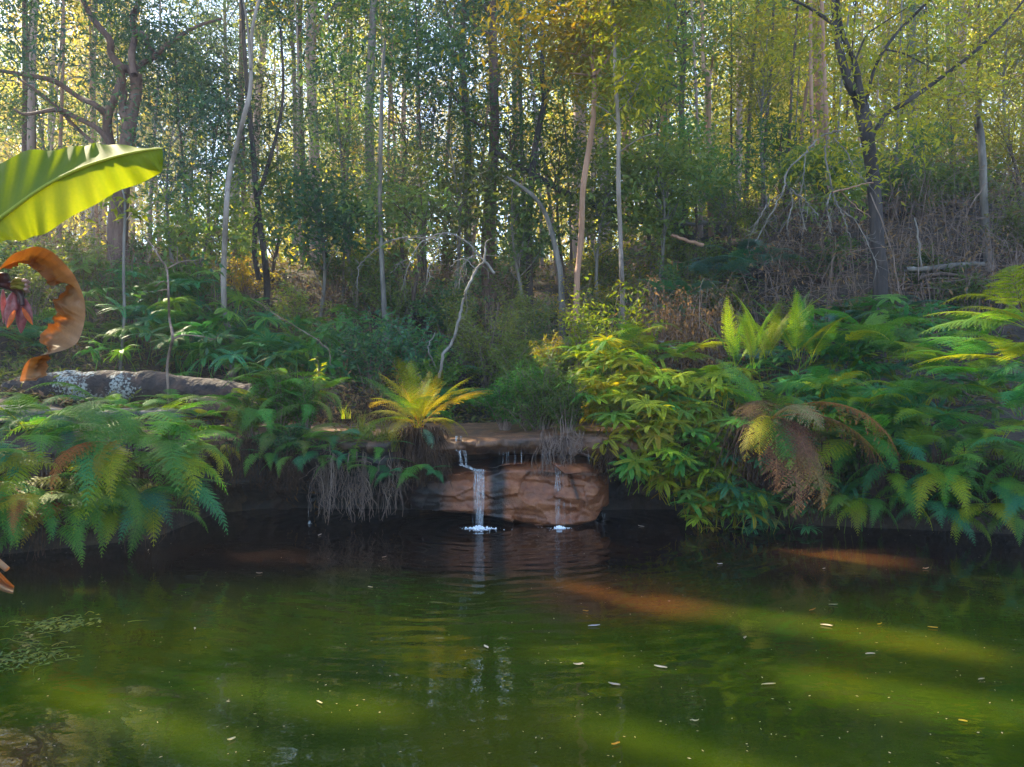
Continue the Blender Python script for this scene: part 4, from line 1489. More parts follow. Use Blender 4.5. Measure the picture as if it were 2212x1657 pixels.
fern(at(497, 965, 8.05), 5, .42, ['droop'], ['fern_lime', 'fern_gold'], PI, R(50), 1151, 'yellow green fern hanging from the ledge left of the root curtain', None)

fern(at(262, 960, 6.72), 4, .8, ['droop'], ['fern_gold', 'fern_rust', 'fern_gold'], PI, R(35), 1160, 'fern of orange and yellow dying fronds among the green left bank ferns', None)
fern(at(60, 1075, 6.05), 5, .55, ['droop'], ['fern_rust', 'fern_gold'], PI, R(60), 1161, 'orange and olive dying fern low at the left end of the bank', None)
# the tangle of ferns in front of the ledge with its roots
for i, (px_, py_, Y_, L_, mt) in enumerate([(560, 885, 8.35, .6, 'fern_green'), (620, 850, 8.6, .75, 'fern_green'), (665, 870, 8.4, .6, 'fern_green'), (600, 935, 8.15, .5, 'fern_teal'), (650, 955, 8.1, .5, 'fern_green'),
                                            (690, 990, 8.1, .4, 'fern_green'), (590, 820, 8.8, .6, 'fern_green'), (530, 870, 8.6, .5, 'fern_lime'), (700, 850, 8.8, .45, 'fern_green')]):
    fern(at(px_, py_, Y_), 10, L_, ['arch', 'flat', 'droop'] if py_ < 900 else ['droop', 'flat'], [mt, 'fern_green', 'fern_green', 'under_olive'], None, PI, 1200 + i, None, 'ferns tangled over the middle of the ledge')
for i, (px_, py_, Y_, h_, w_, lf, lab) in enumerate([(600, 930, 8.5, .72, .34, 'fern_green', 'fine leafed green bush in the middle of the ferny ledge'), (660, 930, 8.5, .62, .3, 'fern_green', 'fine leafed green bush right of the other on the ferny ledge'),
                                                    (540, 940, 8.4, .42, .24, 'under_olive', 'low olive bush at the left of the ferny ledge'), (625, 1000, 8.1, .42, .4, 'under_teal', 'teal bush hanging over the lip below the fine leafed bushes'),
                                                    (790, 990, 8.12, .4, .42, 'under_olive', 'grassy olive bush hanging left of the root skirt')]):
    shrub(at(px_, py_, Y_), h_, w_, 44, 95, .055, .013, lf, 'twig_brown', 1250 + i, lab, d=.22)
for i, (px_, py_, Y_, L_) in enumerate([(800, 1010, 8.0, .40), (845, 1025, 8.0, .36), (905, 1010, 7.95, .38), (755, 990, 8.05, .4), (930, 1020, 8.0, .3), (700, 975, 8.05, .42), (640, 985, 8.05, .42), (580, 980, 8.05, .42), (730, 940, 8.1, .4),
                                          (770, 955, 8.1, .36), (520, 950, 8.1, .38), (820, 960, 8.05, .34)]):
    fern(at(px_, py_, Y_), 4, L_, ['droop', 'flat'], ['fern_teal', 'fern_green'], PI, R(75), 1230 + i, None, 'little teal ferns hanging among the roots')
roots('hanging_roots', 'brown root curtain hanging under the tangled ledge ferns', -2.6, -1.9, 8.1, .72, .3, 230, 63)
roots('hanging_roots', 'long pale brown roots reaching down to the water left of the boulder', -2.0, -1.15, 8.0, .7, lambda x: .02 if (x * 7) % 1 < .6 else .25, 260, 64, 'twig_brown', .3)

# golden king fern on its skirt of old roots
kp = at(905, 925, 8.15)
o = fern(kp, 24, .88, ['king', 'king', 'king'], ['fern_gold', 'fern_lime', 'fern_lime', 'fern_green', 'fern_gold'], None, PI, 1300, 'golden king fern on a brown root skirt above the waterfall', None, 'king_fern',
         special=[('up', 0, 'fern_lime', R(-50), .05, .62, 'bright green upright frond'), ('up', 1, 'fern_lime', R(-70), 0, .58, 'bright green upright frond'), ('up', 2, 'fern_rust', R(20), .05, .6, 'orange upright frond'),
                  ('up', 1, 'fern_rust', R(60), .05, .55, 'orange upright frond'), ('kingdroop', 1, 'fern_blue', R(215), 0, .4, 'grey green drooping frond')])
rg = np.random.default_rng(5)
mb = MB()
for i in range(820):
    a = rg.uniform(0, 2 * PI)
    q = rg.uniform(.3, 1)
    x0_, y0_ = .26 * q * math.cos(a), .14 * q * math.sin(a)
    zt = rg.uniform(-.15, .02)
    k = 6
    s = np.linspace(0, 1, k)
    ln = rg.uniform(.18, .5)
    P = np.stack([x0_ * (1 + .5 * s) + np.cumsum(rg.normal(0, .012, k)), y0_ * (1 + .5 * s) - .04 * s + np.cumsum(rg.normal(0, .01, k)), zt - ln * s], -1)
    tube(mb, P, rg.uniform(.003, .008) * np.linspace(1, .5, k), 4, rg.random())
pth, rr = smooth_path([(0, .05, -.4), (.0, .05, -.2), (0, .02, .02)], [.13, .15, .09], 4)
tube(mb, pth, rr, 12, .4, .5, 3)
mb.build('root_skirt', M['root'], o)

# lime umbrella ferns right of the fall
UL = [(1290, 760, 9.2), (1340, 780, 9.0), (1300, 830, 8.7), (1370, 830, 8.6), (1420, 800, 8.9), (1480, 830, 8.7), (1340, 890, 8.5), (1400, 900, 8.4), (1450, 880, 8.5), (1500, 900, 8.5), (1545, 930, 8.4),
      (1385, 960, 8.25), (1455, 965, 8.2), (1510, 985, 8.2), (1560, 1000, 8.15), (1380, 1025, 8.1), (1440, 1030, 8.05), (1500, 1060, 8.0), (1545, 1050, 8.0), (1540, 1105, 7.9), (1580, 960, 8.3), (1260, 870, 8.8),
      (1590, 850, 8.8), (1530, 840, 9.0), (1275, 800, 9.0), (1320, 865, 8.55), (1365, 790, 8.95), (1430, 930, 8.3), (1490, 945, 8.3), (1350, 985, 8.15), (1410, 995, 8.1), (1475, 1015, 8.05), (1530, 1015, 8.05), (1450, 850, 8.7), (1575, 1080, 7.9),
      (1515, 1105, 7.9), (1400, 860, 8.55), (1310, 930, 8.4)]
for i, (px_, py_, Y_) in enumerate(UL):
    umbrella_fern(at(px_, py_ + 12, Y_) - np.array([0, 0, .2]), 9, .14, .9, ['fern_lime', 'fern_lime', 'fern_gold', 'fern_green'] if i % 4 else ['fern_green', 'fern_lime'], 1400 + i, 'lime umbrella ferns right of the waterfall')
for i, (px_, py_, Y_) in enumerate([(1270, 760, 9.4), (1330, 740, 9.5), (1400, 740, 9.6), (1460, 760, 9.5), (1430, 850, 8.7), (1535, 800, 9.2), (1380, 700, 10.2), (1500, 740, 9.8)]):
    fern(at(px_, py_ + 20, Y_), 8, .6, ['flat', 'arch'], ['fern_green', 'fern_lime'] if i != 4 else ['fern_teal'], None, PI, 1450 + i, None, 'bracken above the lime umbrella ferns')
# big king fern with dead fronds
kp = at(1665, 905, 8.0)
o = fern(kp, 11, .85, ['king', 'kingdroop'], ['fern_green', 'fern_green', 'fern_gold'], None, PI, 1500, 'big king fern with drooping dead brown fronds on the right bank', None, 'king_fern',
         special=[('kingdroop', 0, 'fern_rust', R(222), .15, 1.5, 'long orange brown dead frond'), ('kingdroop', 1, 'fern_rust', R(232), .2, 1.3, 'orange brown dead frond'), ('kingdroop', 2, 'fern_brown', R(200), 0, 1.25, 'brown dead frond'),
                  ('kingdroop', 1, 'fern_brown', R(185), .1, 1.15, 'brown dead frond'), ('kingdroop', 2, 'fern_brown', R(170), 0, 1.05, 'brown dead frond'), ('kingdroop', 0, 'fern_gold', R(150), -.1, .8, 'sunlit straw coloured frond'),
                  ('kingdroop', 1, 'fern_gold', R(140), 0, .8, 'sunlit straw coloured frond'), ('kingdroop', 0, 'fern_brown', R(235), -.1, 1.35, 'brown dead frond'),
                  ('kingdroop', 2, 'fern_blue', R(188), .1, .8, 'grey green frond'), ('kingdroop', 0, 'fern_rust', R(240), .45, .55, 'pale rust frond')])
rg = np.random.default_rng(6)
mb = MB()
for i in range(260):
    x0_, y0_ = rg.normal(0, .16), rg.normal(0, .09)
    k = 6
    s = np.linspace(0, 1, k)
    P = np.stack([x0_ * (1 + .6 * s) + np.cumsum(rg.normal(0, .012, k)), y0_ - .05 * s + np.cumsum(rg.normal(0, .01, k)), -.05 - rg.uniform(.3, .8) * s], -1)
    tube(mb, P, rg.uniform(.003, .007) * np.linspace(1, .5, k), 4, rg.random())
mb.build('root_skirt', M['root'], o)
for i in range(7):
    f = put(o, FR['kingdroop'][i % 3], ['fern_brown', 'fern_rust', 'fern_brown', 'fern_tan'][i % 4], rg.normal(0, .08, 3), R(rg.uniform(140, 275)), rg.normal(.1, .35), rg.normal(0, .5), rg.uniform(.65, 1.45))
    f['label'] = 'hanging dead frond'
# dark hanging undergrowth below it
for i, (px_, py_, Y_) in enumerate([(1620, 1000, 8.0), (1700, 1030, 7.95), (1590, 1060, 7.9), (1660, 1090, 7.85), (1740, 1080, 7.85), (1800, 1050, 7.8), (1830, 1100, 7.75), (1720, 1120, 7.75), (1620, 1120, 7.85),
                                    (1780, 980, 7.95), (1850, 1000, 7.9)]):
    umbrella_fern(at(px_, py_, Y_) - np.array([0, 0, .22]), 7, .14, .85, ['fern_green', 'fern_teal', 'under_olive'], 1520 + i, 'dark umbrella ferns hanging to the water')
for i, (px_, py_, Y_, k) in enumerate([(1625, 735, 9.3, 5), (1660, 715, 9.2, 4), (1720, 720, 9.2, 6), (1752, 730, 9.3, 4), (1590, 740, 9.5, 3)]):
    fern(at(px_, py_ + 55, Y_), k + 2, .86, ['up'], ['fern_lime', 'fern_green', 'fern_lime'], None, PI, 1550 + i, None, 'upright bright ferns standing on the right bank',
         special=[('up', 0, 'fern_brown', R(90), .1, .6, 'brown dead frond')] if i == 0 else ())
# right bank
for i in range(44):
    rg = np.random.default_rng(1600 + i)
    px_ = rg.uniform(1700, 2010)
    py_ = rg.uniform(690, 960)
    Y_ = 10.2 - (py_ - 690) / 270 * 2.1
    umbrella_fern(at(px_, py_, Y_) - np.array([0, 0, .25]), 6, .18, 1.0, ['fern_green', 'fern_green', 'fern_teal', 'fern_lime'], 1640 + i, 'green umbrella ferns of the right bank')
for i, (px_, py_, Y_, L_, mt, kd) in enumerate([(2230, 720, 7.6, 1.2, 'fern_green', 'flat'), (2225, 790, 7.4, 1.0, 'fern_lime', 'flat'), (2120, 820, 7.8, .9, 'fern_green', 'flat'), (2060, 800, 8.2, .8, 'fern_green', 'flat'),
                                                (2080, 940, 7.5, .8, 'fern_teal', 'droop'), (2000, 930, 7.7, .8, 'fern_teal', 'arch'), (2150, 960, 7.3, .75, 'fern_green', 'droop'), (1930, 950, 7.8, .75, 'fern_teal', 'droop'),
                                                (2040, 1020, 7.35, .8, 'fern_teal', 'droop'), (2190, 1040, 7.2, .7, 'fern_green', 'droop'), (1900, 1020, 7.7, .7, 'fern_teal', 'droop'), (2130, 1050, 7.2, .6, 'fern_teal', 'droop'),
                                                (1980, 1060, 7.5, .6, 'fern_green', 'droop'), (1870, 890, 8.2, .7, 'fern_green', 'arch'), (1790, 850, 8.4, .7, 'fern_green', 'arch'), (2090, 870, 7.8, .7, 'fern_green', 'arch'),
                                                (2200, 900, 7.4, .8, 'fern_teal', 'arch'), (1800, 760, 9.4, .8, 'fern_green', 'arch'), (1880, 740, 9.5, .85, 'fern_green', 'arch'), (1960, 780, 9.0, .9, 'fern_green', 'arch'), (2180, 850, 7.8, .9, 'fern_teal', 'arch'), (1840, 950, 7.9, .8, 'fern_teal', 'droop'),
                                                (1960, 1000, 7.55, .85, 'fern_teal', 'droop'), (2100, 1000, 7.3, .8, 'fern_green', 'droop'), (2210, 990, 7.1, .8, 'fern_teal', 'droop'), (1900, 1080, 7.6, .6, 'fern_green', 'droop'), (2010, 1090, 7.4, .6, 'fern_teal', 'droop'),
                                                (2140, 1090, 7.15, .6, 'fern_green', 'droop'), (2230, 1080, 7.0, .6, 'fern_teal', 'droop'), (1840, 1080, 7.7, .55, 'fern_green', 'droop'), (1980, 880, 8.0, .8, 'fern_teal', 'arch'), (2150, 740, 8.6, 1.0, 'fern_green', 'flat'),
                                                (2070, 1105, 7.3, .5, 'fern_green', 'droop'), (2190, 1110, 7.15, .5, 'fern_green', 'droop')]):
    fern(at(px_, py_, Y_), 9 if kd != 'flat' else 7, L_, [kd, kd, 'arch'], [mt, mt, 'fern_lime', 'fern_green', 'fern_green'], None if kd != 'flat' else R(100), PI if kd != 'flat' else R(80), 1700 + i, None, 'tall teal and green ferns of the right bank')
roots('hanging_roots', 'dark grey roots hanging in the black gap right of the boulder', .95, 2.3, 8.3, .85, lambda x: .1 if x > 1.8 else .45, 240, 65, depth=.4)
roots('hanging_roots', 'brown dead stems hanging under the right bank ferns', 2.2, 5.2, lambda x: 8.05 - (x - 2.5) * .27 - .1, .75, .02, 560, 66, depth=.3)


# ------------------------------------------------------------------ shrubs and undergrowth

# feathery bush between the king fern and the lime ferns
shrub(at(1165, 940, 8.8), 1.02, .5, 64, 110, .075, .011, 'under_olive', 'twig_brown', 2000, 'feathery olive bush overhanging the right end of the ledge', d=.34)
shrub(at(1135, 900, 8.9), .7, .4, 26, 110, .09, .01, 'fern_green', 'twig_brown', 2006, 'wispy green bush in front of the feathery bush', d=.25)
shrub(at(1225, 935, 8.5), .66, .32, 40, 90, .055, .012, 'under_olive', 'twig_brown', 2001, 'olive feathery bush whose strands hang over the boulder', d=.25)
shrub(at(1090, 920, 9.0), .62, .36, 36, 90, .06, .014, 'fern_green', 'twig_brown', 2002, 'low green bush between the king fern and the feathery bush', d=.25)
shrub(at(1190, 800, 9.6), .45, .3, 20, 50, .08, .014, 'fern_gold', 'twig_brown', 2003, 'straw yellow wispy bush above the feathery olive bush', d=.3)
shrub(at(690, 860, 9.1), .52, .06, 3, 26, .09, .03, 'yellow_leaf', 'twig_brown', 2004, 'bright yellow green sprig standing above the ledge ferns', name='sprig', cat='plant')
roots('hanging_roots', 'thin grey strands hanging from the olive bush over the boulder', .25, 1.0, 8.12, .95, .5, 90, 67, 'twig_brown', .15, (.0015, .004))
# slope
shrub(on_ground(1335, 10.9), 2.05, .7, 40, 75, .085, .04, 'yellow_leaf', 'twig_brown', 2010, 'yellow green leafy bush on the slope at the foot of the thin white sapling')
shrub(on_ground(1262, 11.2), 1.9, .45, 26, 60, .08, .036, 'yellow_leaf', 'twig_brown', 2011, 'small yellow green bush at the foot of the salmon barked gum')
for i, (px_, Y_, h_, w_, lf, lab) in enumerate([
        (800, 11.6, 1.5, .7, 'under_teal', 'dense teal bush in the middle of the slope'),
        (890, 11.8, 1.6, .7, 'under_teal', 'teal bush left of the dead white branch'),
        (730, 12.0, 1.2, .6, 'under_teal', 'teal bush right of the slim pale curved tree'),
        (940, 11.2, 1.0, .5, 'fern_green', 'green bush at the foot of the dead white branch'),
        (1060, 12.0, 1.5, .7, 'under_olive', 'olive bush right of the dead white branch'),
        (1110, 11.3, 1.2, .6, 'under_olive', 'olive green bush in front of the dark crooked tree'),
        (1160, 12.5, 1.4, .6, 'gum_mid', 'pale olive bush at the foot of the arching stem'),
        (1200, 11.2, 1.1, .5, 'under_olive', 'scrubby olive bush left of the salmon gum'),
        (1130, 13.5, 1.4, .7, 'under_olive', 'twiggy olive bush behind the arching stem'),
        (1420, 12.5, 1.2, .7, 'under_olive', 'olive bush behind the yellow green leafy bush'),
        (1500, 14.0, 1.3, .8, 'under_olive', 'dark olive bush on the slope below the mossy fallen log'),
        (1380, 14.5, 1.5, .8, 'under_olive', 'dark bush at the end of the mossy fallen log'),
        (980, 14.0, 1.4, .8, 'under_teal', 'dark teal bush left of the shaggy based gum'),
        (850, 14.5, 1.3, .8, 'under_olive', 'olive bush under the slender grey sapling'),
        (640, 13.8, 1.2, .7, 'under_olive', 'twiggy bush below the dark twin stemmed tree'),
        (430, 13.5, 1.3, .8, 'under_olive', 'olive scrub left of the slim pale curved tree'),
        (330, 12.5, 1.3, .7, 'under_olive', 'scrub right of the shaggy base of the crooked gum'),
        (180, 13.0, 1.5, .9, 'under_olive', 'olive scrub left of the crooked gum'),
        (60, 12.0, 1.5, .8, 'under_olive', 'olive scrub at the left edge behind the dead banana leaf'),
        (1580, 13.0, 1.1, .7, 'under_olive', 'dull green bush left of the dry twig thicket'),
        (1620, 15.0, 1.5, .9, 'under_olive', 'dark green bush on the crest left of the forked dark tree'),
        (1990, 14.5, 1.2, .8, 'under_olive', 'dull bush behind the dry twig thicket'),
        (2190, 13.0, 1.3, .8, 'under_olive', 'dull green bush at the right edge beside the dead stump'),
        (1700, 12.3, .8, .6, 'under_olive', 'low olive bush in the left part of the dry twig thicket'),
        (1790, 13.3, 1.0, .7, 'gum_mid', 'green bush rising behind the hanging dead branches'),
        (1860, 12.0, .7, .6, 'under_olive', 'low olive bush at the foot of the forked dark tree'),
        (2010, 12.6, .8, .6, 'under_olive', 'low bush beside the pale weathered log'),
        (2090, 12.0, .7, .6, 'under_olive', 'low bush in front of the tall dead stump'),
        (1930, 14.8, 1.2, .8, 'gum_mid', 'green bush on the crest right of the forked dark tree')]):
    shrub(on_ground(px_, Y_), h_, w_, 30, 62, .10 if 'teal' in lf else .085, .034 if 'teal' in lf else .03, lf, 'twig_brown', 2020 + i, lab)
for i in range(54):
    rg = np.random.default_rng(2300 + i)
    px_ = rg.uniform(-20, 1640) if i > 9 else rg.uniform(-750, 0)
    Y_ = rg.uniform(13.0, 19.0) if i > 9 else rg.uniform(10, 17)
    shrub(on_ground(px_, Y_), rg.uniform(.7, 1.7), rg.uniform(.5, .9), 24, 60, .09, .034, ['under_olive', 'under_olive', 'under_teal', 'gum_mid', 'gum_gold'][int(rg.integers(5))], 'twig_brown', 2350 + i, None, 'shrubs scattered over the upper slope')
for i in range(26):
    rg = np.random.default_rng(2100 + i)
    px_ = rg.uniform(215, 720)
    Y_ = rg.uniform(10.8, 13.6)
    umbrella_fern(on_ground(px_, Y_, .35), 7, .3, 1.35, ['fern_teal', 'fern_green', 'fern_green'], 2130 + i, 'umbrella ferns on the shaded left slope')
for i in range(21):
    rg = np.random.default_rng(2160 + i)
    px_ = rg.uniform(-700, 240) if i < 12 else rg.uniform(560, 1000)
    Y_ = rg.uniform(10.6, 12.8)
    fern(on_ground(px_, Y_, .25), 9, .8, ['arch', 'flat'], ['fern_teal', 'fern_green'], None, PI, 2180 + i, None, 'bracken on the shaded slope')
for i, (px_, Y_, L_) in enumerate([(1480, 13.2, .95), (1540, 13.6, 1.1), (1600, 13.8, 1.1), (1450, 12.6, .8), (1380, 11.2, .6), (1640, 13.4, .9)]):
    fern(on_ground(px_, Y_, .75), 9, L_, ['flat', 'arch'], ['fern_blue', 'fern_blue', 'fern_teal'], None, PI, 2200 + i, None, 'blue green bracken high on the slope')
for i in range(16):
    rg = np.random.default_rng(2220 + i)
    px_ = rg.uniform(1390, 2000)
    Y_ = rg.uniform(10.0, 12.2)
    fern(on_ground(px_, Y_, .3), 8, .75, ['flat', 'arch'], ['fern_green', 'fern_blue', 'fern_teal'], None, PI, 2240 + i, None, 'bracken at the foot of the dry thicket')
for i in range(12):
    rg = np.random.default_rng(2260 + i)
    px_ = rg.uniform(960, 1260)
    Y_ = rg.uniform(9.6, 11.2)
    fern(on_ground(px_, Y_, .2), 8, .65, ['flat', 'arch'], ['fern_green', 'fern_teal'], None, PI, 2280 + i, None, 'green bracken behind the ledge')


def thicket(name, label, px0, px1, Y0, Y1, h, n, mat, seed, dead=0, dead_mat='fern_brown', arch=.6, w=(.002, .006), kind='stuff'):
    """A tangle nobody could count: crossing thin stems, with dead leaves."""
    rg = np.random.default_rng(seed)
    mb, lb = MB(), MB()
    for i in range(n):
        Y_ = rg.uniform(Y0, Y1)
        p0 = on_ground(rg.uniform(px0, px1), Y_, -.05)
        a = rg.uniform(0, 2 * PI)
        hh = h * rg.uniform(.25, 1.1)
        rch = rg.uniform(.1, arch)
        if rg.random() < .6:                 # a stick lying across the others
            p0 = p0 + [0, 0, h * rg.uniform(0, .8)]
            rch, hh = rch * 1.3, rg.normal(0, .3) * h
        mid = p0 + np.array([rch * .5 * math.cos(a), rch * .4 * math.sin(a), hh * .9 + .05])
        a += rg.normal(0, .7)
        end = p0 + np.array([rch * 1.5 * math.cos(a), rch * 1.2 * math.sin(a), hh * rg.uniform(.0, 1.2)])
        pth, rr = smooth_path([p0, mid + rg.normal(0, .08, 3), end], np.array([1, .8, .4]) * rg.uniform(*w), 5)
        tube(mb, pth, rr, 3, rg.random())
        if dead:
            k = dead
            u = rg.uniform(.2, 1, k)
            P = np.stack([np.interp(u, np.linspace(0, 1, len(pth)), pth[:, c_]) for c_ in range(3)], -1) + rg.normal(0, .05, (k, 3))
            leaves(lb, P, rg.normal(0, 1, (k, 3)) + [0, 0, -.9], rg.normal(0, 1, (k, 3)), rg.uniform(.05, .13, k), rg.uniform(.015, .035, k), rg.random(k))
    if dead:
        o = tag(empty(name, on_ground((px0 + px1) / 2, Y0)), label, 'thicket', kind=kind)
        off = np.array(o.location)
        for q, nm, mt in ((mb, 'stems', mat), (lb, 'dead_leaves', dead_mat)):
            q.v = [v - off for v in q.v]
            q.build(nm, M[mt], o)
        return o
    return tag(mb.build(name, M[mat]), label, 'thicket', kind=kind)


thicket('thicket', 'dense dry brown twig thicket on the right slope', 1640, 2240, 11.5, 15.5, 1.25, 850, 'twig_brown', 41, 4, arch=.9, w=(.0025, .008))
thicket('thicket', 'rusty dead fern heap below the blue green bracken', 1400, 1570, 10.8, 12.0, 1.5, 420, 'twig_brown', 42, 16, 'fern_brown')
thicket('thicket', 'grey brown dead twigs on the ground above the fallen log', 480, 730, 10.3, 11.5, .5, 330, 'twig_brown', 43)
thicket('thicket', 'dry brown twigs and dead leaves high on the middle slope', 620, 1100, 14.5, 16.5, .7, 420, 'twig_brown', 44, 4)
thicket('thicket', 'tangled thin brown stems on the upper left slope', 60, 520, 12.5, 16.0, 1.6, 430, 'twig_brown', 45, 3)
thicket('thicket', 'tangled thin stems among the olive bushes of the middle slope', 1040, 1560, 11.5, 15.0, 1.1, 420, 'twig_brown', 46, 4, 'under_olive')
thicket('thicket', 'dark dead bracken behind the ledge left of the king fern', 690, 860, 9.3, 10.3, .55, 260, 'root', 47, 8)

# low ground cover over the slope, blades and fallen leaves
rng = np.random.default_rng(77)
n = 44000
yy = 9.2 + 16 * rng.random(n) ** 1.3
xx = rng.uniform(-1.15, 1.0, n) * yy
d = pool_dist(xx, yy)
k = (d > .35) & ~((xx > -2.9) & (xx < 2.1) & (yy < 9.9))
xx, yy = xx[k], yy[k]
zz = height(xx, yy)
n = len(xx)
leaves(mb := MB(), np.stack([xx, yy, zz + rng.uniform(0, .12, n)], -1), rng.normal(0, 1, (n, 3)) * [1, 1, .35], rng.normal(0, .5, (n, 3)) + [0, 0, 1], rng.uniform(.06, .16, n), rng.uniform(.02, .05, n), rng.random(n))
tag(mb.build('leaf_litter', M['litter']), 'fallen leaves and twigs covering the slope', 'leaf litter', kind='stuff')
n = 42000
yy = 9.4 + 9 * rng.random(n) ** 1.2
xx = rng.uniform(-1.15, 1.0, n) * yy
dn = fbm(np.stack([xx * .9, yy * .9, 0 * xx], -1), 55, 3)
k = (pool_dist(xx, yy) > .5) & ~((xx > -2.9) & (xx < 2.1) & (yy < 9.9)) & (dn > -.1) & (xx < 4 + 0 * yy)
xx, yy = xx[k], yy[k]
zz = height(xx, yy)
n = len(xx)
leaves(mb := MB(), np.stack([xx, yy, zz + rng.uniform(0, .4, n) ** 1.3], -1), rng.normal(0, 1, (n, 3)) + [0, 0, .5], rng.normal(0, .6, (n, 3)) + [0, 0, 1], rng.uniform(.06, .15, n), rng.uniform(.015, .035, n), rng.random(n))
tag(mb.build('ground_cover', M['under_olive']), 'low green ground cover between the bushes of the slope', 'ground cover', kind='stuff')
n = 60000
yy = rng.uniform(19, 60, n)
xx = rng.uniform(-1.15, 1.0, n) * yy
zz = height(xx, yy)
k = fbm(np.stack([xx * .3, yy * .3, 0 * xx], -1), 56, 3) > -.15
xx, yy, zz = xx[k], yy[k], zz[k]
n = len(xx)
leaves(mb := MB(), np.stack([xx, yy, zz + rng.uniform(0, 1, n) ** 2 * 3.2], -1), rng.normal(0, 1, (n, 3)) + [0, 0, .3], rng.normal(0, .6, (n, 3)) + [0, 0, 1], rng.uniform(.12, .3, n), rng.uniform(.05, .1, n), rng.random(n))
tag(mb.build('undergrowth', M['gum_gold']), 'sunlit undergrowth of the far forest floor', 'undergrowth', kind='stuff')


def tuft(loc, n, h, seed, mat, label, group=None):
    rg = np.random.default_rng(seed)
    mb = MB()
    for i in range(n):
        a = rg.uniform(0, 2 * PI)
        l = h * rg.uniform(.6, 1.1)
        lean = rg.uniform(.15, .8)
        s = np.linspace(0, 1, 5)
        c_ = np.stack([math.cos(a) * lean * l * s ** 1.8, math.sin(a) * lean * l * s ** 1.8, l * s * (1 - .25 * lean * s)], -1) + rg.normal(0, .03, 3) * [1, 1, 0]
        wd = .004 * (1 - s * .85)
        S = np.array([-math.sin(a), math.cos(a), 0])
        V = np.stack([c_ + S * wd[:, None], c_ - S * wd[:, None]], 1).reshape(-1, 3)
        q = np.arange(4) * 2
        mb.add(V, np.stack([q, q + 1, q + 3, q + 2], -1), rg.random())
    o = mb.build('grass_tuft', M[mat])
    o.location = [float(v) for v in loc]
    o = tag(o, label, 'grass tuft', group)
    if group:
        GROUPS.setdefault(group, []).append(o)
    return o


for i, (px_, Y_, h_) in enumerate([(205, 10.3, .3), (250, 10.5, .34), (290, 10.4, .28), (330, 10.4, .32), (180, 10.2, .24), (60, 10.2, .35), (400, 10.5, .3), (440, 10.8, .3)]):
    tuft(on_ground(px_, Y_), 60, h_, 2400 + i, 'grass', None, 'grass tufts behind the fallen log')
tuft(at(745, 905, 9.0), 22, .2, 2420, 'yellow_leaf', 'small yellow grass tuft on the ledge left of the king fern')
for i, (px_, py_, Y_) in enumerate([(830, 960, 8.05), (850, 975, 8.0), (815, 985, 8.0), (780, 940, 8.1)]):
    tuft(at(px_, py_, Y_), 50, .3, 2430 + i, 'grass', None, 'grass tufts hanging left of the root skirt')
for i in range(6):
    rg = np.random.default_rng(2450 + i)
    tuft(on_ground(rg.uniform(2000, 2220), rg.uniform(10.5, 12)), 55, .55, 2460 + i, 'grass', None, 'grass tufts on the right slope')

# ------------------------------------------------------------------ fallen timber, dead branches, stones
def traced_branch(name, label, cat, mat, Y, paths, seed, rough=.15, kind=None):
    """Bare wood read off the photograph; each path: points, widths in picture units."""
    rg = np.random.default_rng(seed)
    mb = MB()
    k = Y / F * .5
    for pp in paths:
        yy = pp[2] if len(pp) > 2 else Y
        wk = .68 if name == 'dead_branch' else 1.0
        q, rr = smooth_path(px_path(pp[0], yy, .06, rg), np.array(pp[1]) * k * wk, 6)
        q = q + rg.normal(0, .008, q.shape)
        tube(mb, q, rr, 7, rg.random(), rough, seed)
        if len(pp) > 3:                      # fine side twigs
            for j in range(int(pp[3] * 2.2)):
                c0 = q[int(rg.uniform(.2, .98) * (len(q) - 1))]
                l = rg.uniform(.12, .4)
                d = norm(rg.normal(0, 1, (1, 3)))[0] * [1, .6, 1] + np.array([0, 0, -.35])
                e, r2 = smooth_path([c0, c0 + d * l * .5 + rg.normal(0, .03, 3), c0 + d * l], [.0035, .0025, .0012], 3)
                tube(mb, e, r2, 4, rg.random())
    return tag(mb.build(name, M[mat], smooth=True), label, cat, kind=kind)


traced_branch('dead_branch', 'crooked dead white branch leaning up out of the ferns behind the king fern', 'dead branch', 'twig_pale', 10.0,
              [([(948, 815), (958, 767), (976, 740), (988, 700), (1000, 654), (1009, 624), (1028, 584), (1045, 563), (1048, 530), (1060, 515)], [9, 9, 9, 9, 9, 8, 8, 7, 5, 3], 10.0, 4),
               ([(940, 790), (928, 765), (926, 745), (940, 718)], [4, 4, 3, 2]), ([(1030, 580), (1000, 560), (975, 575)], [3, 3, 2])], 70)
traced_branch('dead_branch', 'bare sweeping branch whose twigs hang to the left above the teal bushes', 'dead branch', 'twig_pale', 11.3,
              [([(1068, 590), (1040, 556), (1031, 548), (1009, 523), (973, 505), (954, 504), (930, 512), (900, 536), (878, 590), (868, 625)], [8, 7, 6, 6, 5, 5, 4, 3, 3, 2], 11.3, 8),
               ([(942, 513), (900, 514), (854, 516), (820, 534), (786, 563), (775, 578), (772, 628)], [4, 4, 4, 3, 3, 3, 2], 11.3, 8), ([(952, 506), (942, 545), (926, 585), (935, 600)], [4, 3, 3, 2], 11.2, 5),
               ([(1031, 551), (1010, 560), (995, 590), (992, 625)], [5, 4, 3, 2], 11.2, 4), ([(880, 560), (862, 570), (845, 590)], [3, 2, 2], 11.3, 3)], 71)
traced_branch('fallen_log', 'dark mossy fallen log slanting down behind the salmon gum', 'log', 'bark_dark', 15.5,
              [([(1062, 326), (1110, 352), (1148, 376), (1195, 402), (1241, 426), (1290, 446), (1340, 468), (1390, 480)], [12, 12, 13, 13, 14, 14, 14, 12], 15.5, 6)], 72)
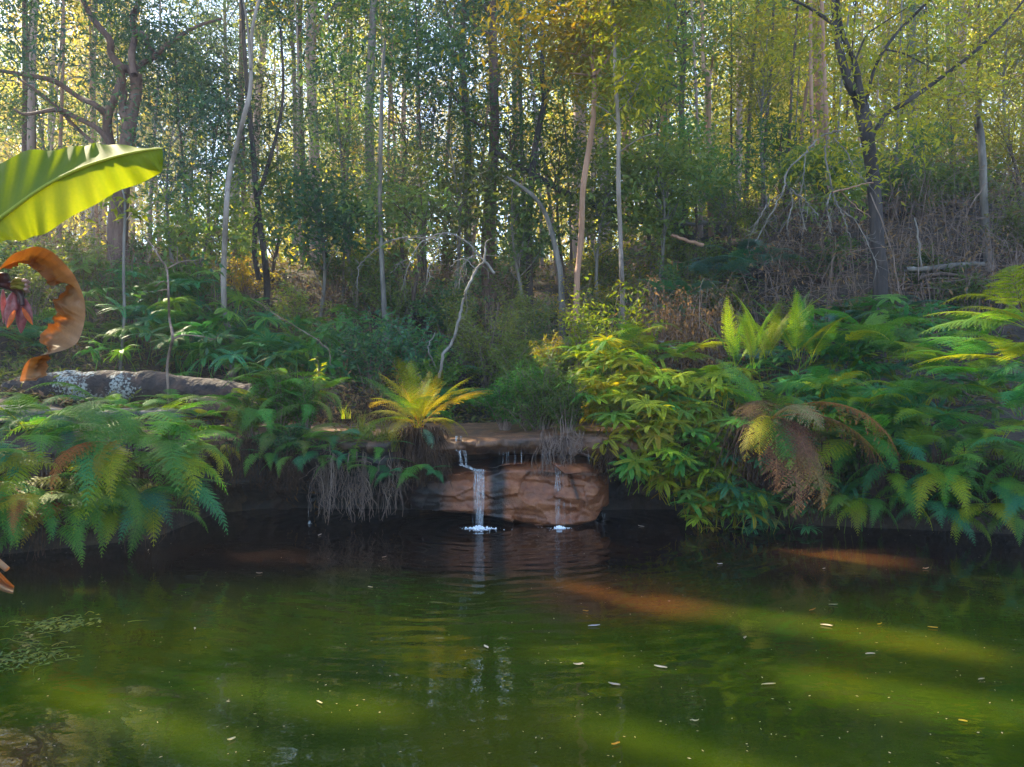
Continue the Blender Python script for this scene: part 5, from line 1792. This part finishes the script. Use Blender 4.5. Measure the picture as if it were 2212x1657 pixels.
traced_branch('fallen_log', 'pale brown fallen pole lying level on the middle slope crest', 'log', 'bark_grey', 15.5,
              [([(1360, 472), (1420, 476), (1478, 484), (1540, 480), (1590, 486)], [8, 9, 9, 8, 6], 15.5, 4)], 73)
traced_branch('fallen_log', 'short reddish broken pole lying below the pale brown fallen pole', 'log', 'bark_salmon', 13.6,
              [([(1450, 508), (1480, 518), (1518, 530)], [7, 8, 8])], 74)
traced_branch('fallen_log', 'pale weathered log lying in the dry thicket right of the forked dark tree', 'log', 'bark_grey', 12.3,
              [([(1955, 582), (2010, 580), (2065, 574), (2125, 569)], [10, 13, 13, 10], 12.3, 5)], 75)
traced_branch('fallen_log', 'split brown log lying just under the pale weathered log', 'log', 'bark_brown', 12.0,
              [([(1985, 600), (2040, 592), (2100, 600)], [8, 9, 7], 12.0, 4)], 76)
traced_branch('dead_branch', 'grey dead branches hanging in a spray left of the forked dark tree', 'dead branch', 'twig_pale', 11.0,
              [([(1830, 275), (1800, 285), (1770, 298), (1739, 330), (1700, 373), (1693, 412), (1667, 459), (1650, 490), (1632, 522)], [5, 6, 6, 6, 5, 5, 4, 3, 2], 11.0, 12),
               ([(1790, 290), (1782, 330), (1789, 376), (1797, 412), (1808, 440), (1822, 470), (1836, 512)], [5, 6, 6, 6, 5, 4, 3], 11.0, 10),
               ([(1797, 414), (1788, 440), (1790, 470), (1795, 505)], [5, 4, 4, 3], 11.0, 6), ([(1706, 405), (1712, 440), (1700, 480), (1704, 510)], [4, 4, 3, 2], 11.0, 6),
               ([(1705, 408), (1735, 430), (1755, 450), (1768, 468)], [4, 4, 3, 2], 11.0, 6), ([(1693, 415), (1660, 440), (1640, 470), (1625, 500)], [4, 4, 3, 2], 11.0, 6),
               ([(1800, 300), (1830, 330), (1850, 370), (1880, 400)], [5, 4, 4, 3], 11.0, 8), ([(1740, 330), (1735, 390), (1728, 440), (1742, 500)], [3, 3, 3, 2], 11.0, 5),
               ([(1812, 450), (1850, 480), (1880, 540), (1900, 590)], [4, 3, 3, 2], 10.9, 5)], 77)
traced_branch('dead_branch', 'straight yellowish stick crossing in front of the forked dark tree', 'dead branch', 'bark_salmon', 10.8,
              [([(1796, 416), (1815, 411), (1850, 402), (1886, 393)], [5, 6, 5, 4]), ([(1815, 411), (1840, 440), (1880, 470)], [3, 3, 2])], 78)
for i, (pts, w, Y_, lab) in enumerate([([(1880, 420), (1920, 520), (1945, 640)], [4, 4, 3], 11.0, 'long dead vine stem hanging just right of the forked dark tree'),
                                       ([(1975, 470), (1985, 520), (1990, 575)], [5, 6, 5], 11.2, 'short thick dead stem standing above the pale weathered log'),
                                       ([(2130, 395), (2100, 440), (2085, 470)], [3, 4, 3], 12.0, 'thin dead twig leaning against the tall dead stump'),
                                       ([(540, 640), (610, 690), (700, 745), (715, 790)], [2, 3, 3, 2], 10.3, 'thin dead vine slanting across the teal bushes of the left slope'),
                                       ([(1420, 735), (1445, 745), (1470, 760)], [4, 5, 4], 10.3, 'pale stick lying under the rusty dead fern heap')]):
    traced_branch('dead_branch', lab, 'dead branch', 'twig_pale' if i in (1, 4) else 'twig_brown', Y_, [(pts, w, Y_, 2)], 80 + i)

# the big log with white lichen behind the left bank
m, t, out = nodes('lichen_log')
tc = nd(t, 'ShaderNodeTexCoord')
n1 = nd(t, 'ShaderNodeTexNoise')
n1.inputs['Scale'].default_value = 6
n1.inputs['Detail'].default_value = 8
t.links.new(tc.outputs['Object'], n1.inputs['Vector'])
c = ramp(t, [(.008, .006, .005), (.024, .016, .013), (.075, .04, .024)], n1.outputs['Fac'], [.35, .5, .68])
a = nd(t, 'ShaderNodeAttribute', attribute_name='rnd')
n3 = nd(t, 'ShaderNodeTexNoise')
n3.inputs['Scale'].default_value = 30
n3.inputs['Detail'].default_value = 5
t.links.new(tc.outputs['Object'], n3.inputs['Vector'])
ml = nd(t, 'ShaderNodeMath', operation='MULTIPLY')
t.links.new(a.outputs['Fac'], ml.inputs[0])
t.links.new(n3.outputs['Fac'], ml.inputs[1])
r_ = ramp(t, [(0, 0, 0), (1, 1, 1)], ml.outputs[0], [.40, .52])
mx = nd(t, 'ShaderNodeMix', data_type='RGBA')
t.links.new(r_.outputs[0], mx.inputs[0])
t.links.new(c.outputs[0], mx.inputs[6])
mx.inputs[7].default_value = (.27, .29, .26, 1)
n2 = nd(t, 'ShaderNodeTexNoise')
n2.inputs['Scale'].default_value = 26
n2.inputs['Detail'].default_value = 7
t.links.new(tc.outputs['Object'], n2.inputs['Vector'])
b = nd(t, 'ShaderNodeBump')
b.inputs['Strength'].default_value = .9
b.inputs['Distance'].default_value = .03
t.links.new(n2.outputs['Fac'], b.inputs['Height'])
p = nd(t, 'ShaderNodeBsdfPrincipled')
p.inputs['Roughness'].default_value = .85
t.links.new(mx.outputs[2], p.inputs['Base Color'])
t.links.new(b.outputs[0], p.inputs['Normal'])
t.links.new(p.outputs[0], out.inputs[0])
pth, rr = smooth_path([at(12, 852, 9.5), at(80, 838, 9.6), at(200, 835, 9.65), at(330, 838, 9.65), at(440, 848, 9.6), at(548, 856, 9.5)], [.13, .185, .20, .20, .18, .14], 40)
mb = MB()
tube(mb, pth, rr, 40, 0, .22, 8)
V = mb.v[0]
px_v = 1106 + V[:, 0] / V[:, 1] * F
lich = (.95 + .9 * fbm(V * 3.2, 12, 3)) * np.exp(-((px_v - 205) / 125) ** 4)
mb.r[0] = np.clip(lich, 0, 1.3)
for e in (0, -1):                                  # broken ends
    ring = V[:40] if e == 0 else V[-40:]
    ce = ring.mean(0)
    i = np.arange(40)
    mb.add(np.vstack([ring, ring * .55 + ce * .45 + rng.normal(0, .012, (40, 3)), ring * .1 + ce * .9]), np.vstack([np.stack([i, (i + 1) % 40, 40 + (i + 1) % 40, 40 + i], -1), np.stack([40 + i, 40 + (i + 1) % 40, 80 + (i + 1) % 40, 80 + i], -1)]), 0)
tag(mb.build('fallen_log', m, smooth=True), 'thick fallen log with white lichen patches behind the left bank', 'log')


def stone(name, label, c, size, seed, mat='rock_grey', cat='rock', n=40):
    u = np.linspace(0, PI, n)
    v = np.linspace(0, 2 * PI, n, endpoint=False)
    UU, VV = np.meshgrid(u, v, indexing='ij')
    D = np.stack([np.sin(UU) * np.cos(VV), np.sin(UU) * np.sin(VV), np.cos(UU)], -1).reshape(-1, 3)
    B = np.sign(D) * np.abs(D) ** .62                      # blocky
    P = B * np.array(size) * (1 + .28 * fbm(D * 1.6 + seed, seed, 4)[:, None]) + fbm(D * np.array([3, 3, 9]) + seed, seed + 1, 3)[:, None] * .05 * min(size)
    i = np.arange(n - 1)[:, None] * n
    j = np.arange(n)[None, :]
    Q = np.stack([i + j, i + n + j, i + n + (j + 1) % n, i + (j + 1) % n], -1).reshape(-1, 4)
    mb = MB()
    mb.add(P, Q, np.clip(.1 + .5 * fbm(P * 4, seed + 5, 3), 0, 1))
    o = mb.build(name, M[mat], smooth=True)
    o.location = [float(q) for q in c]
    return tag(o, label, cat)


stone('rock', 'pale flat grey rock among the ferns at the left edge', at(35, 895, 8.0), (.4, .3, .08), 1)
stone('rock', 'long low grey rock under the ferns in front of the lichen log', at(330, 892, 8.5), (.55, .25, .06), 2)
stone('rock', 'orange brown slab under the right end of the lichen log', at(490, 880, 9.3), (.42, .4, .13), 3, 'rock_ledge')
stone('rock', 'dark squared stone block at the left end of the ledge', at(462, 968, 8.25), (.19, .3, .17), 4, 'rock_ledge')
stone('rock', 'black mossy stone low in the hollow beside the left bank', at(470, 1010, 8.5), (.3, .3, .12), 5, 'rock_ledge')

# ------------------------------------------------------------------ banana plant at the left edge
def m_sheet(name, c0, c1, c2, trans, tcol, veins=90.0, rough=.6):
    m, t, out = nodes(name)
    a = nd(t, 'ShaderNodeAttribute', attribute_name='rnd')
    tc = nd(t, 'ShaderNodeTexCoord')
    n1 = nd(t, 'ShaderNodeTexNoise')
    n1.inputs['Scale'].default_value = veins
    n1.inputs['Detail'].default_value = 4
    t.links.new(tc.outputs['Object'], n1.inputs['Vector'])
    ad = nd(t, 'ShaderNodeMath', operation='MULTIPLY_ADD')
    t.links.new(n1.outputs['Fac'], ad.inputs[0])
    ad.inputs[1].default_value = .3
    t.links.new(a.outputs['Fac'], ad.inputs[2])
    c = ramp(t, [c0, c1, c2], ad.outputs[0], [.2, .55, 1.0])
    p = nd(t, 'ShaderNodeBsdfPrincipled')
    p.inputs['Roughness'].default_value = rough
    p.inputs['Specular IOR Level'].default_value = .2
    t.links.new(c.outputs[0], p.inputs['Base Color'])
    b = nd(t, 'ShaderNodeBump')
    b.inputs['Strength'].default_value = .3
    b.inputs['Distance'].default_value = .004
    t.links.new(ad.outputs[0], b.inputs['Height'])
    t.links.new(b.outputs[0], p.inputs['Normal'])
    tr = nd(t, 'ShaderNodeBsdfTranslucent')
    mx = nd(t, 'ShaderNodeMix', data_type='RGBA', blend_type='MULTIPLY')
    mx.inputs[0].default_value = 1
    t.links.new(c.outputs[0], mx.inputs[6])
    mx.inputs[7].default_value = (*tcol, 1)
    t.links.new(mx.outputs[2], tr.inputs[0])
    ms = nd(t, 'ShaderNodeMixShader')
    ms.inputs[0].default_value = trans
    t.links.new(p.outputs[0], ms.inputs[1])
    t.links.new(tr.outputs[0], ms.inputs[2])
    t.links.new(ms.outputs[0], out.inputs[0])
    return m


def spline2(pts, n):
    q, _ = smooth_path([(a_, b_, 0) for a_, b_ in pts], None, 12)
    s = np.linspace(0, len(q) - 1, n)
    return np.stack([np.interp(s, np.arange(len(q)), q[:, k]) for k in range(2)], -1)


bp = tag(empty('banana_plant', (-3.25, 3.0, hz(-3.25, 3.0))), 'banana plant leaning in with a glowing leaf, a curled dead leaf and a purple flower', 'banana plant')
ob = -np.array(bp.location)
NU, NV = 220, 24
top = spline2([(-160, 600), (-90, 450), (-20, 368), (54, 328), (130, 322), (190, 312), (222, 310), (290, 317), (353, 320)], NU)
mid = spline2([(-170, 670), (-100, 580), (-40, 505), (30, 449), (100, 400), (172, 364), (240, 341), (300, 327), (351, 320.5)], NU)
bot = spline2([(-140, 690), (-70, 600), (0, 527), (60, 516), (107, 498), (197, 445), (276, 405), (342, 378), (353, 350)], NU)
tt = np.linspace(0, 1, NU)
rows, rr_ = [], []
nzv = fbm(np.stack([tt * 26, 0 * tt, 0 * tt], -1), 4, 4)
for sgn, edge in ((1, top), (-1, bot)):
    for v in (np.linspace(1, 0, NV) if sgn == 1 else np.linspace(0, 1, NV)[1:]):
        q = mid * (1 - v) + edge * v
        wob = 2.2 * np.sin(tt * 42 + (1 if sgn > 0 else 0)) * v ** 6 * (tt > .2)
        depth = 3.0 + (.10 * v if sgn > 0 else -.03 * v + .05 * v * v) + .012 * np.sin(tt * 75) * v + .03 * np.sin(tt * 19) * v * (sgn < 0)
        P = np.stack([(q[:, 0] - 1106) / F * depth, depth, CAM_H - (q[:, 1] + wob - 828.5) / F * depth], -1)
        rows.append(P)
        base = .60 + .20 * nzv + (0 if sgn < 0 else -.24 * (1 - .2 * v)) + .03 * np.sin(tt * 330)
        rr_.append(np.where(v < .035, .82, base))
G = np.array(rows)
nr = len(rows)
ii = (np.arange(nr - 1)[:, None] * NU + np.arange(NU - 1)[None, :]).ravel()
mb = MB()
mb.add(G.reshape(-1, 3) + ob, np.stack([ii, ii + 1, ii + NU + 1, ii + NU], -1), np.array(rr_).ravel())
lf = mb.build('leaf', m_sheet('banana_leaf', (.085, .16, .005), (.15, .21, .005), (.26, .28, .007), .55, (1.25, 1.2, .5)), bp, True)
lf['label'] = 'big glowing yellow green leaf'
mb = MB()
mp_ = np.stack([(mid[:, 0] - 1106) / F * 2.992, np.full(NU, 2.992), CAM_H - (mid[:, 1] - 828.5) / F * 2.992], -1)
tube(mb, mp_[::4] + ob, np.linspace(.011, .003, len(mp_[::4])), 6)
pth, rr = smooth_path([(-3.22, 3.0, 1.55), (-2.9, 2.99, 1.72), (-2.55, 2.99, 1.74), mp_[0]], [.03, .025, .02, .012], 8)
tube(mb, pth + ob, rr, 8)
M['banana_rib'] = m_leaf('banana_rib', [(.22, .22, .03), (.28, .26, .03)], .25)
mb.build('midrib', M['banana_rib'], lf, True)
mb = MB()
pth, rr = smooth_path([(-3.25, 3, -.1), (-3.26, 3.0, .6), (-3.22, 3.0, 1.2), (-3.22, 3.0, 1.6)], [.12, .10, .085, .05], 8)
tube(mb, pth + ob, rr, 14, .5, .08, 2)
mb.build('stem', m_bark('banana_stem', [(.10, .10, .03), (.16, .14, .05), (.10, .06, .03)], (8, 8, 1)), bp, True)

# the curled dead leaf
z7 = lambda a_, b_: (a_ * .2150, 504.8 + b_ * .2150)
outer = [(0, 340), (120, 215), (250, 160), (370, 130), (520, 180), (640, 290), (740, 410), (805, 540), (850, 680), (858, 800), (845, 900), (815, 1010), (760, 1110), (640, 1170), (520, 1200), (400, 1228), (300, 1260),
         (240, 1340), (205, 1450), (200, 1490)]
inner = [(0, 385), (110, 345), (200, 305), (280, 300), (330, 350), (420, 415), (500, 520), (600, 480), (712, 500), (552, 640), (575, 760), (550, 850), (480, 945), (380, 1070), (490, 1140), (470, 1195), (490, 1245), (480, 1330),
         (420, 1440), (240, 1494)]
NU2, NV2 = 260, 22
po = spline2([(-420, 740), (-200, 480)] and [z7(-260, 640), z7(-120, 470)] + [z7(*q) for q in outer], NU2)
pi_ = spline2([z7(-250, 670), z7(-115, 510)] + [z7(*q) for q in inner], NU2)
jag = fbm(np.stack([np.arange(NU2) * .23, np.zeros(NU2), np.zeros(NU2)], -1), 9, 3)
uu = np.linspace(0, 1, NU2)
rows, rr_ = [], []
for v in np.linspace(0, 1, NV2):
    q = po * (1 - v) + pi_ * v + np.stack([jag * 11 * v ** 4, jag * 7 * v ** 4], -1)
    cr_ = fbm(np.stack([uu * 22, np.full(NU2, v * 2.2), 0 * uu], -1), 14, 4)
    depth = 2.62 + .20 * math.sin(v * 2.2) * np.sin(uu * PI) ** .5 - .10 * uu + .06 * cr_ * v + .02 * fbm(np.stack([uu * 70, np.full(NU2, v * 1.2), 0 * uu], -1), 15, 3) * v ** .5
    depth = depth - .09 * np.exp(-((uu - .79) / .05) ** 2) * (v - .3)
    rows.append(np.stack([(q[:, 0] - 1106) / F * depth, depth, CAM_H - (q[:, 1] - 828.5) / F * depth], -1))
    rr_.append(.42 + .35 * fbm(np.stack([uu * 60, np.full(NU2, v * 1.4), 0 * uu], -1), 24, 4) + .15 * v)
G = np.array(rows)
ii = (np.arange(NV2 - 1)[:, None] * NU2 + np.arange(NU2 - 1)[None, :]).ravel()
mb = MB()
mb.add(G.reshape(-1, 3) + ob, np.stack([ii, ii + 1, ii + NU2 + 1, ii + NU2], -1), np.clip(np.array(rr_).ravel(), 0, 1))
M['dead_banana'] = m_sheet('dead_banana_leaf', (.12, .065, .028), (.27, .155, .07), (.40, .27, .16), .24, (2.2, 1.0, .12), 60, .5)
dl = mb.build('dead_leaf', M['dead_banana'], bp, True)
dl['label'] = 'curled torn orange brown dead leaf'
mb = MB()
pth, rr = smooth_path([(-3.22, 3.0, 1.5), (-2.8, 2.8, 1.62), G[0][0]], [.02, .016, .01], 8)
tube(mb, pth + ob, rr, 6)
mb.build('leaf_stalk', M['dead_banana'], bp, True)
# scrap of another dead leaf low at the edge
NU3 = 40
po = spline2([(-120, 1130), (-50, 1185), (0, 1236), (22, 1258), (31, 1266)], NU3)
pi_ = spline2([(-150, 1170), (-70, 1230), (-10, 1270), (14, 1280), (28, 1283)], NU3)
rows = []
for v in np.linspace(0, 1, 10):
    q = po * (1 - v) + pi_ * v
    depth = 2.45 + .05 * math.sin(v * 6)
    rows.append(np.stack([(q[:, 0] - 1106) / F * depth, np.full(NU3, depth), CAM_H - (q[:, 1] - 828.5) / F * depth], -1))
G = np.array(rows)
ii = (np.arange(9)[:, None] * NU3 + np.arange(NU3 - 1)[None, :]).ravel()
mb = MB()
mb.add(G.reshape(-1, 3) + ob, np.stack([ii, ii + 1, ii + NU3 + 1, ii + NU3], -1), .5 + .2 * np.sin(np.arange(G.size // 3) * .7))
pth, rr = smooth_path([(-3.2, 2.9, 1.2), at(-330, 960, 2.5), at(-70, 1160, 2.46), at(16, 1230, 2.45)], [.02, .016, .012, .009], 8)
tube(mb, pth + ob, rr, 7)
mb.build('dead_leaf', M['dead_banana'], bp, True)['label'] = 'small brown scrap of dead leaf low down'

# flower: stalk, bracts, young fruit
YF = 2.75


def f3(a_, b_, dy=0.0):
    x_, y_ = z7(a_, b_)
    return at(x_, y_, YF + dy)


def m_petal(name, col, tcol, trans):
    m, t, out = nodes(name)
    p = nd(t, 'ShaderNodeBsdfPrincipled')
    p.inputs['Base Color'].default_value = (*col, 1)
    p.inputs['Roughness'].default_value = .38
    tc = nd(t, 'ShaderNodeTexCoord')
    n1 = nd(t, 'ShaderNodeTexNoise')
    n1.inputs['Scale'].default_value = 70
    t.links.new(tc.outputs['Object'], n1.inputs['Vector'])
    c = ramp(t, [tuple(q * .7 for q in col), tuple(q * 1.25 for q in col)], n1.outputs['Fac'], [.35, .65])
    t.links.new(c.outputs[0], p.inputs['Base Color'])
    tr = nd(t, 'ShaderNodeBsdfTranslucent')
    tr.inputs[0].default_value = (*tcol, 1)
    ms = nd(t, 'ShaderNodeMixShader')
    ms.inputs[0].default_value = trans
    t.links.new(p.outputs[0], ms.inputs[1])
    t.links.new(tr.outputs[0], ms.inputs[2])
    t.links.new(ms.outputs[0], out.inputs[0])
    return m


M['bract'] = m_petal('banana_bract', (.30, .095, .10), (.5, .08, .06), .15)
M['bract_in'] = m_petal('banana_bract_inside', (.65, .16, .04), (.95, .22, .04), .6)
M['fruit'] = m_petal('young_banana', (.16, .18, .03), (.3, .3, .05), .15)
M['fruit_tip'] = m_petal('fruit_tip', (.60, .42, .38), (.6, .4, .35), .3)
M['stalk'] = m_petal('flower_stalk', (.06, .03, .035), (.1, .05, .05), .05)
fl = empty('flower')
fl.parent = bp
mb = MB()
pth, rr = smooth_path([(-3.22, 3.0, 1.62), (-2.7, 2.85, 1.72), f3(-150, 470), f3(0, 495), f3(90, 520), f3(165, 560), f3(205, 620), f3(225, 720)], [.03, .025, .02, .017, .017, .015, .012, .007], 8)
tube(mb, pth + ob, rr, 10, .5, .15, 4)
mb.build('stalk', M['stalk'], fl, True)


def bract(p0, p1, w, mat, thick=.5, arc=2 * PI, turn=0.0, bulge=0.0):
    """A pointed scale between two points; arc below a full turn leaves an open shell."""
    n, k = 26, 22
    ax = p1 - p0
    L_ = np.linalg.norm(ax)
    T = ax / L_
    S = norm(np.cross(T, [0, 1.0, 0])[None])[0]
    Nn = np.cross(S, T)
    s = np.linspace(0, 1, n)
    prof = w * .5 * np.sin(PI * np.clip(s * .93 + .05, 0, 1)) ** .8 * (1.12 - .35 * s)
    prof[-1] = .0006
    a = np.linspace(-arc / 2, arc / 2, k) + turn
    C = p0[None] + ax[None] * s[:, None] + Nn[None] * (bulge * np.sin(PI * s))[:, None]
    V = C[:, None, :] + prof[:, None, None] * (S[None, None] * np.sin(a)[None, :, None] - Nn[None, None] * -1 * thick * np.cos(a)[None, :, None] * -1)
    i = np.arange(n - 1)[:, None] * k
    j = np.arange(k - 1)[None, :]
    mb = MB()
    mb.add(V.reshape(-1, 3) + ob, np.stack([i + j, i + j + 1, i + k + j + 1, i + k + j], -1).reshape(-1, 4))
    return mb.build('bract', M[mat], fl, True)


px1 = .2150 / F * YF
bract(f3(135, 590), f3(78, 948), 135 * px1, 'bract', .6)
bract(f3(215, 640, .03), f3(212, 1004, .03), 135 * px1, 'bract', .6)
bract(f3(150, 770, -.05), f3(72, 946, -.05), 62 * px1, 'bract_in', .25, PI)['label'] = 'glowing orange red bract edge'
bract(f3(222, 745, .0), f3(330, 918, .0), 52 * px1, 'bract_in', .25, PI)['label'] = 'glowing orange red bract tip'
bract(f3(230, 640, .02), f3(325, 905, .02), 90 * px1, 'bract', .5)
bract(f3(30, 560, -.02), f3(35, 900, .0), 60 * px1, 'bract', .3, PI)
hand = empty('fruit_hand')
hand.parent = bp
for k in range(9):
    a0 = f3(115 + 8 * (k % 3), 500 + 22 * (k // 3), .04 * (k % 3) - .04)
    a1 = f3(225 + 10 * (k % 4), 470 + 44 * (k // 3) + 8 * (k % 3), .05 * (k % 3) - .05)
    a2 = f3(280 + 12 * (k % 3), 470 + 46 * (k // 3) + 10 * (k % 3), .05 * (k % 3) - .05)
    mb = MB()
    pth, rr = smooth_path([a0, (a0 + a1) / 2 + [0, 0, .006], a1], [.005, .010, .007], 6)
    tube(mb, pth + ob, rr, 8)
    fr_ = mb.build('fruit', M['fruit'], hand, True)
    mb = MB()
    pth, rr = smooth_path([a1, (a1 + a2) / 2, a2], [.006, .007, .003], 4)
    tube(mb, pth + ob, rr, 7)
    mb.build('fruit_tip', M['fruit_tip'], fr_, True)
mb = MB()
for k in range(2):
    pth, rr = smooth_path([f3(-70, 420 + 40 * k, .03), f3(0, 415 + 25 * k, .03), f3(50, 420 + 12 * k, .03), f3(76, 424 + 8 * k, .03)], [.008, .011, .009, .003], 5)
    tube(mb, pth + ob, rr, 8)
mb.build('fruit', M['yellow_leaf'], hand, True)

# ------------------------------------------------------------------ on the water
FL = [(1283, 1354, 'foam', .075, 'small pale leaf floating left of the orange brown bank of light'), (1427, 1443, 'twig', .07, None), (1250, 1438, 'tan', .06, None), (1327, 1481, 'tan', .06, None), (1660, 1481, 'tan', .075, 'pinkish tan leaf floating at the edge of the bright green water'),
      (1755, 1320, 'orange', .06, 'orange leaf floating near the middle of the right half of the pool'), (1785, 1353, 'tan', .07, None), (1800, 1308, 'tan', .06, None), (2015, 1357, 'orange', .055, 'small orange leaf floating towards the right edge'), (1880, 1415, 'tan', .06, None),
      (691, 1157, 'tan', .08, 'pale leaf floating below the root curtain'), (1555, 1220, 'tan', .05, None), (2000, 1230, 'tan', .05, None), (560, 1240, 'tan', .05, None), (1265, 1322, 'orange', .04, None), (420, 1360, 'tan', .05, None), (800, 1270, 'tan', .05, None), (1050, 1400, 'tan', .05, None),
      (320, 1190, 'tan', .06, 'thin pale leaf floating under the fern tip of the left bank'), (690, 1520, 'tan', .05, None), (1610, 1380, 'tan', .045, None), (1900, 1350, 'orange', .035, None), (2080, 1560, 'orange', .035, None), (1500, 1560, 'tan', .04, None), (1330, 1610, 'orange', .045, None),
      (500, 1600, 'tan', .04, None), (1780, 1230, 'tan', .045, None), (1385, 1138, 'tan', .07, 'pale leaf floating in the shade right of the boulder'), (830, 1205, 'tan', .04, None), (2120, 1470, 'tan', .04, None)]
M['tan'] = m_leaf('floating_leaf_tan', [(.28, .20, .13), (.38, .29, .21), (.45, .36, .29)], .2, (1.1, 1, .7))
M['orange'] = m_leaf('floating_leaf_orange', [(.42, .20, .03), (.55, .27, .03)], .2, (1.1, 1, .7))
M['foam_leaf'] = m_leaf('floating_leaf_pale', [(.5, .45, .45), (.6, .55, .55)], .2, (1, 1, 1))
rng = np.random.default_rng(99)
for i, (px_, py_, c_, l_, lab) in enumerate(FL):
    w_ = wat(px_, py_)
    a = rng.normal(0, .7) + (PI if rng.random() < .5 else 0)
    n = 9
    s = np.linspace(0, 1, n)
    wd = l_ * .13 * np.sin(PI * np.clip(s * .94 + .03, 0, 1)) ** .8
    wd = wd * rng.uniform(.7, 1.5)
    cu = l_ * rng.normal(0, .06) * np.sin(PI * s)
    z_ = .003 + .008 * (2 * s - 1) ** 2 * rng.uniform(0, 1.2) * (s > rng.uniform(0, .6))
    V = np.concatenate([np.stack([(s - .5) * l_, cu + wd, z_ + .004], -1), np.stack([(s - .5) * l_, cu, z_], -1), np.stack([(s - .5) * l_, cu - wd, z_ + .005], -1)])
    q = np.arange(n - 1)
    mb = MB()
    mb.add(V, np.vstack([np.stack([q, q + 1, q + n + 1, q + n], -1), np.stack([q + n, q + n + 1, q + 2 * n + 1, q + 2 * n], -1)]), rng.random())
    o = mb.build('floating_leaf', M[{'foam': 'foam_leaf', 'twig': 'tan'}.get(c_, c_)], None, True)
    o.location = (w_[0], w_[1], .002)
    o.rotation_euler = (0, 0, a)
    tag(o, lab, 'leaf', 'leaves floating on the pool')
    if lab is None:
        GROUPS.setdefault('leaves floating on the pool', []).append(o)
mb = MB()
n = 420
px_, py_ = rng.uniform(30, 2200, n), 1150 + 500 * rng.random(n) ** 1.3
P = np.array([wat(a_, b_) for a_, b_ in zip(px_, py_)])
P[:, 2] = .003
leaves(mb, P, rng.normal(0, 1, (n, 3)) * [1, 1, 0], np.tile([0, 0, 1.0], (n, 1)), rng.uniform(.006, .02, n), rng.uniform(.003, .008, n), rng.random(n), 0)
tag(mb.build('floating_specks', M['tan']), 'tiny bits of leaf and pollen scattered over the pool', 'floating specks', kind='stuff')
# water weed at the left
rg = np.random.default_rng(31)
for i, (px_, py_, lab) in enumerate([(70, 1385, 'clump of pale stringy water weed near the left edge'), (40, 1425, 'yellow green water weed at the left edge below the stringy clump'), (140, 1350, 'yellow water weed between the stringy clump and the fern reflection')]):
    w_ = wat(px_, py_)
    mb = MB()
    for k in range(26):
        a = rg.uniform(0, 2 * PI)
        l = rg.uniform(.04, .16)
        c0 = rg.normal(0, 1, 3) * [.14, .09, 0]
        pth, rr = smooth_path([c0, c0 + np.array([math.cos(a) * l * .5, math.sin(a) * l * .5, .012]), c0 + np.array([math.cos(a + .5) * l, math.sin(a + .5) * l, .0])], [.0025, .002, .001], 3)
        tube(mb, pth, rr, 4, rg.random())
    if i:
        k = 110
        leaves(mb, rg.normal(0, 1, (k, 3)) * [.1, .07, 0] + [0, 0, .006], rg.normal(0, 1, (k, 3)) * [1, 1, .2], np.tile([0, 0, 1.0], (k, 1)), rg.uniform(.02, .05, k), rg.uniform(.012, .025, k), rg.random(k))
    o = mb.build('water_weed', M['under_olive' if i else 'grass'])
    o.location = (w_[0], w_[1], .001)
    tag(o, lab, 'water weed')

GROUPS['thin saplings standing on the upper slope'] = sap

# ------------------------------------------------------------------ labels for the members of rows and clumps: said by their place among their like
ORD = ['', 'second', 'third', 'fourth', 'fifth', 'sixth', 'seventh', 'eighth', 'ninth', 'tenth', 'eleventh', 'twelfth', 'thirteenth', 'fourteenth', 'fifteenth', 'sixteenth', 'seventeenth', 'eighteenth', 'nineteenth', 'twentieth',
       'twenty-first', 'twenty-second', 'twenty-third', 'twenty-fourth', 'twenty-fifth', 'twenty-sixth', 'twenty-seventh', 'twenty-eighth', 'twenty-ninth', 'thirtieth', 'thirty-first', 'thirty-second']
for g, objs in GROUPS.items():
    objs = [o for o in objs if 'label' not in o]
    objs.sort(key=lambda o: o.location.x / o.location.y)
    n = len(objs)
    for i, o in enumerate(objs):
        if i == 0:
            o['label'] = 'leftmost of the ' + g
        elif i == n - 1:
            o['label'] = 'rightmost of the ' + g
        elif i < (n + 1) // 2:
            o['label'] = ORD[i] + ' from the left of the ' + g
        else:
            o['label'] = ORD[n - 1 - i] + ' from the right of the ' + g

# ------------------------------------------------------------------ the hazy air of the valley
m, t, out = nodes('haze_air')
pv = nd(t, 'ShaderNodeVolumePrincipled')
pv.inputs['Color'].default_value = (.93, .95, 1.0, 1)
pv.inputs['Density'].default_value = .0025
pv.inputs['Anisotropy'].default_value = .3
t.links.new(pv.outputs[0], out.inputs['Volume'])
me = bpy.data.meshes.new('haze')
hx, y0, y1, z0, z1 = 120, -35, 155, -3, 60
V = [(x, y, z) for x in (-hx, hx) for y in (y0, y1) for z in (z0, z1)]
me.from_pydata(V, [], [(0, 1, 3, 2), (4, 6, 7, 5), (0, 4, 5, 1), (2, 3, 7, 6), (0, 2, 6, 4), (1, 5, 7, 3)])
o = bpy.data.objects.new('haze', me)
me.materials.append(m)
COL.objects.link(o)
o['kind'] = 'stuff'
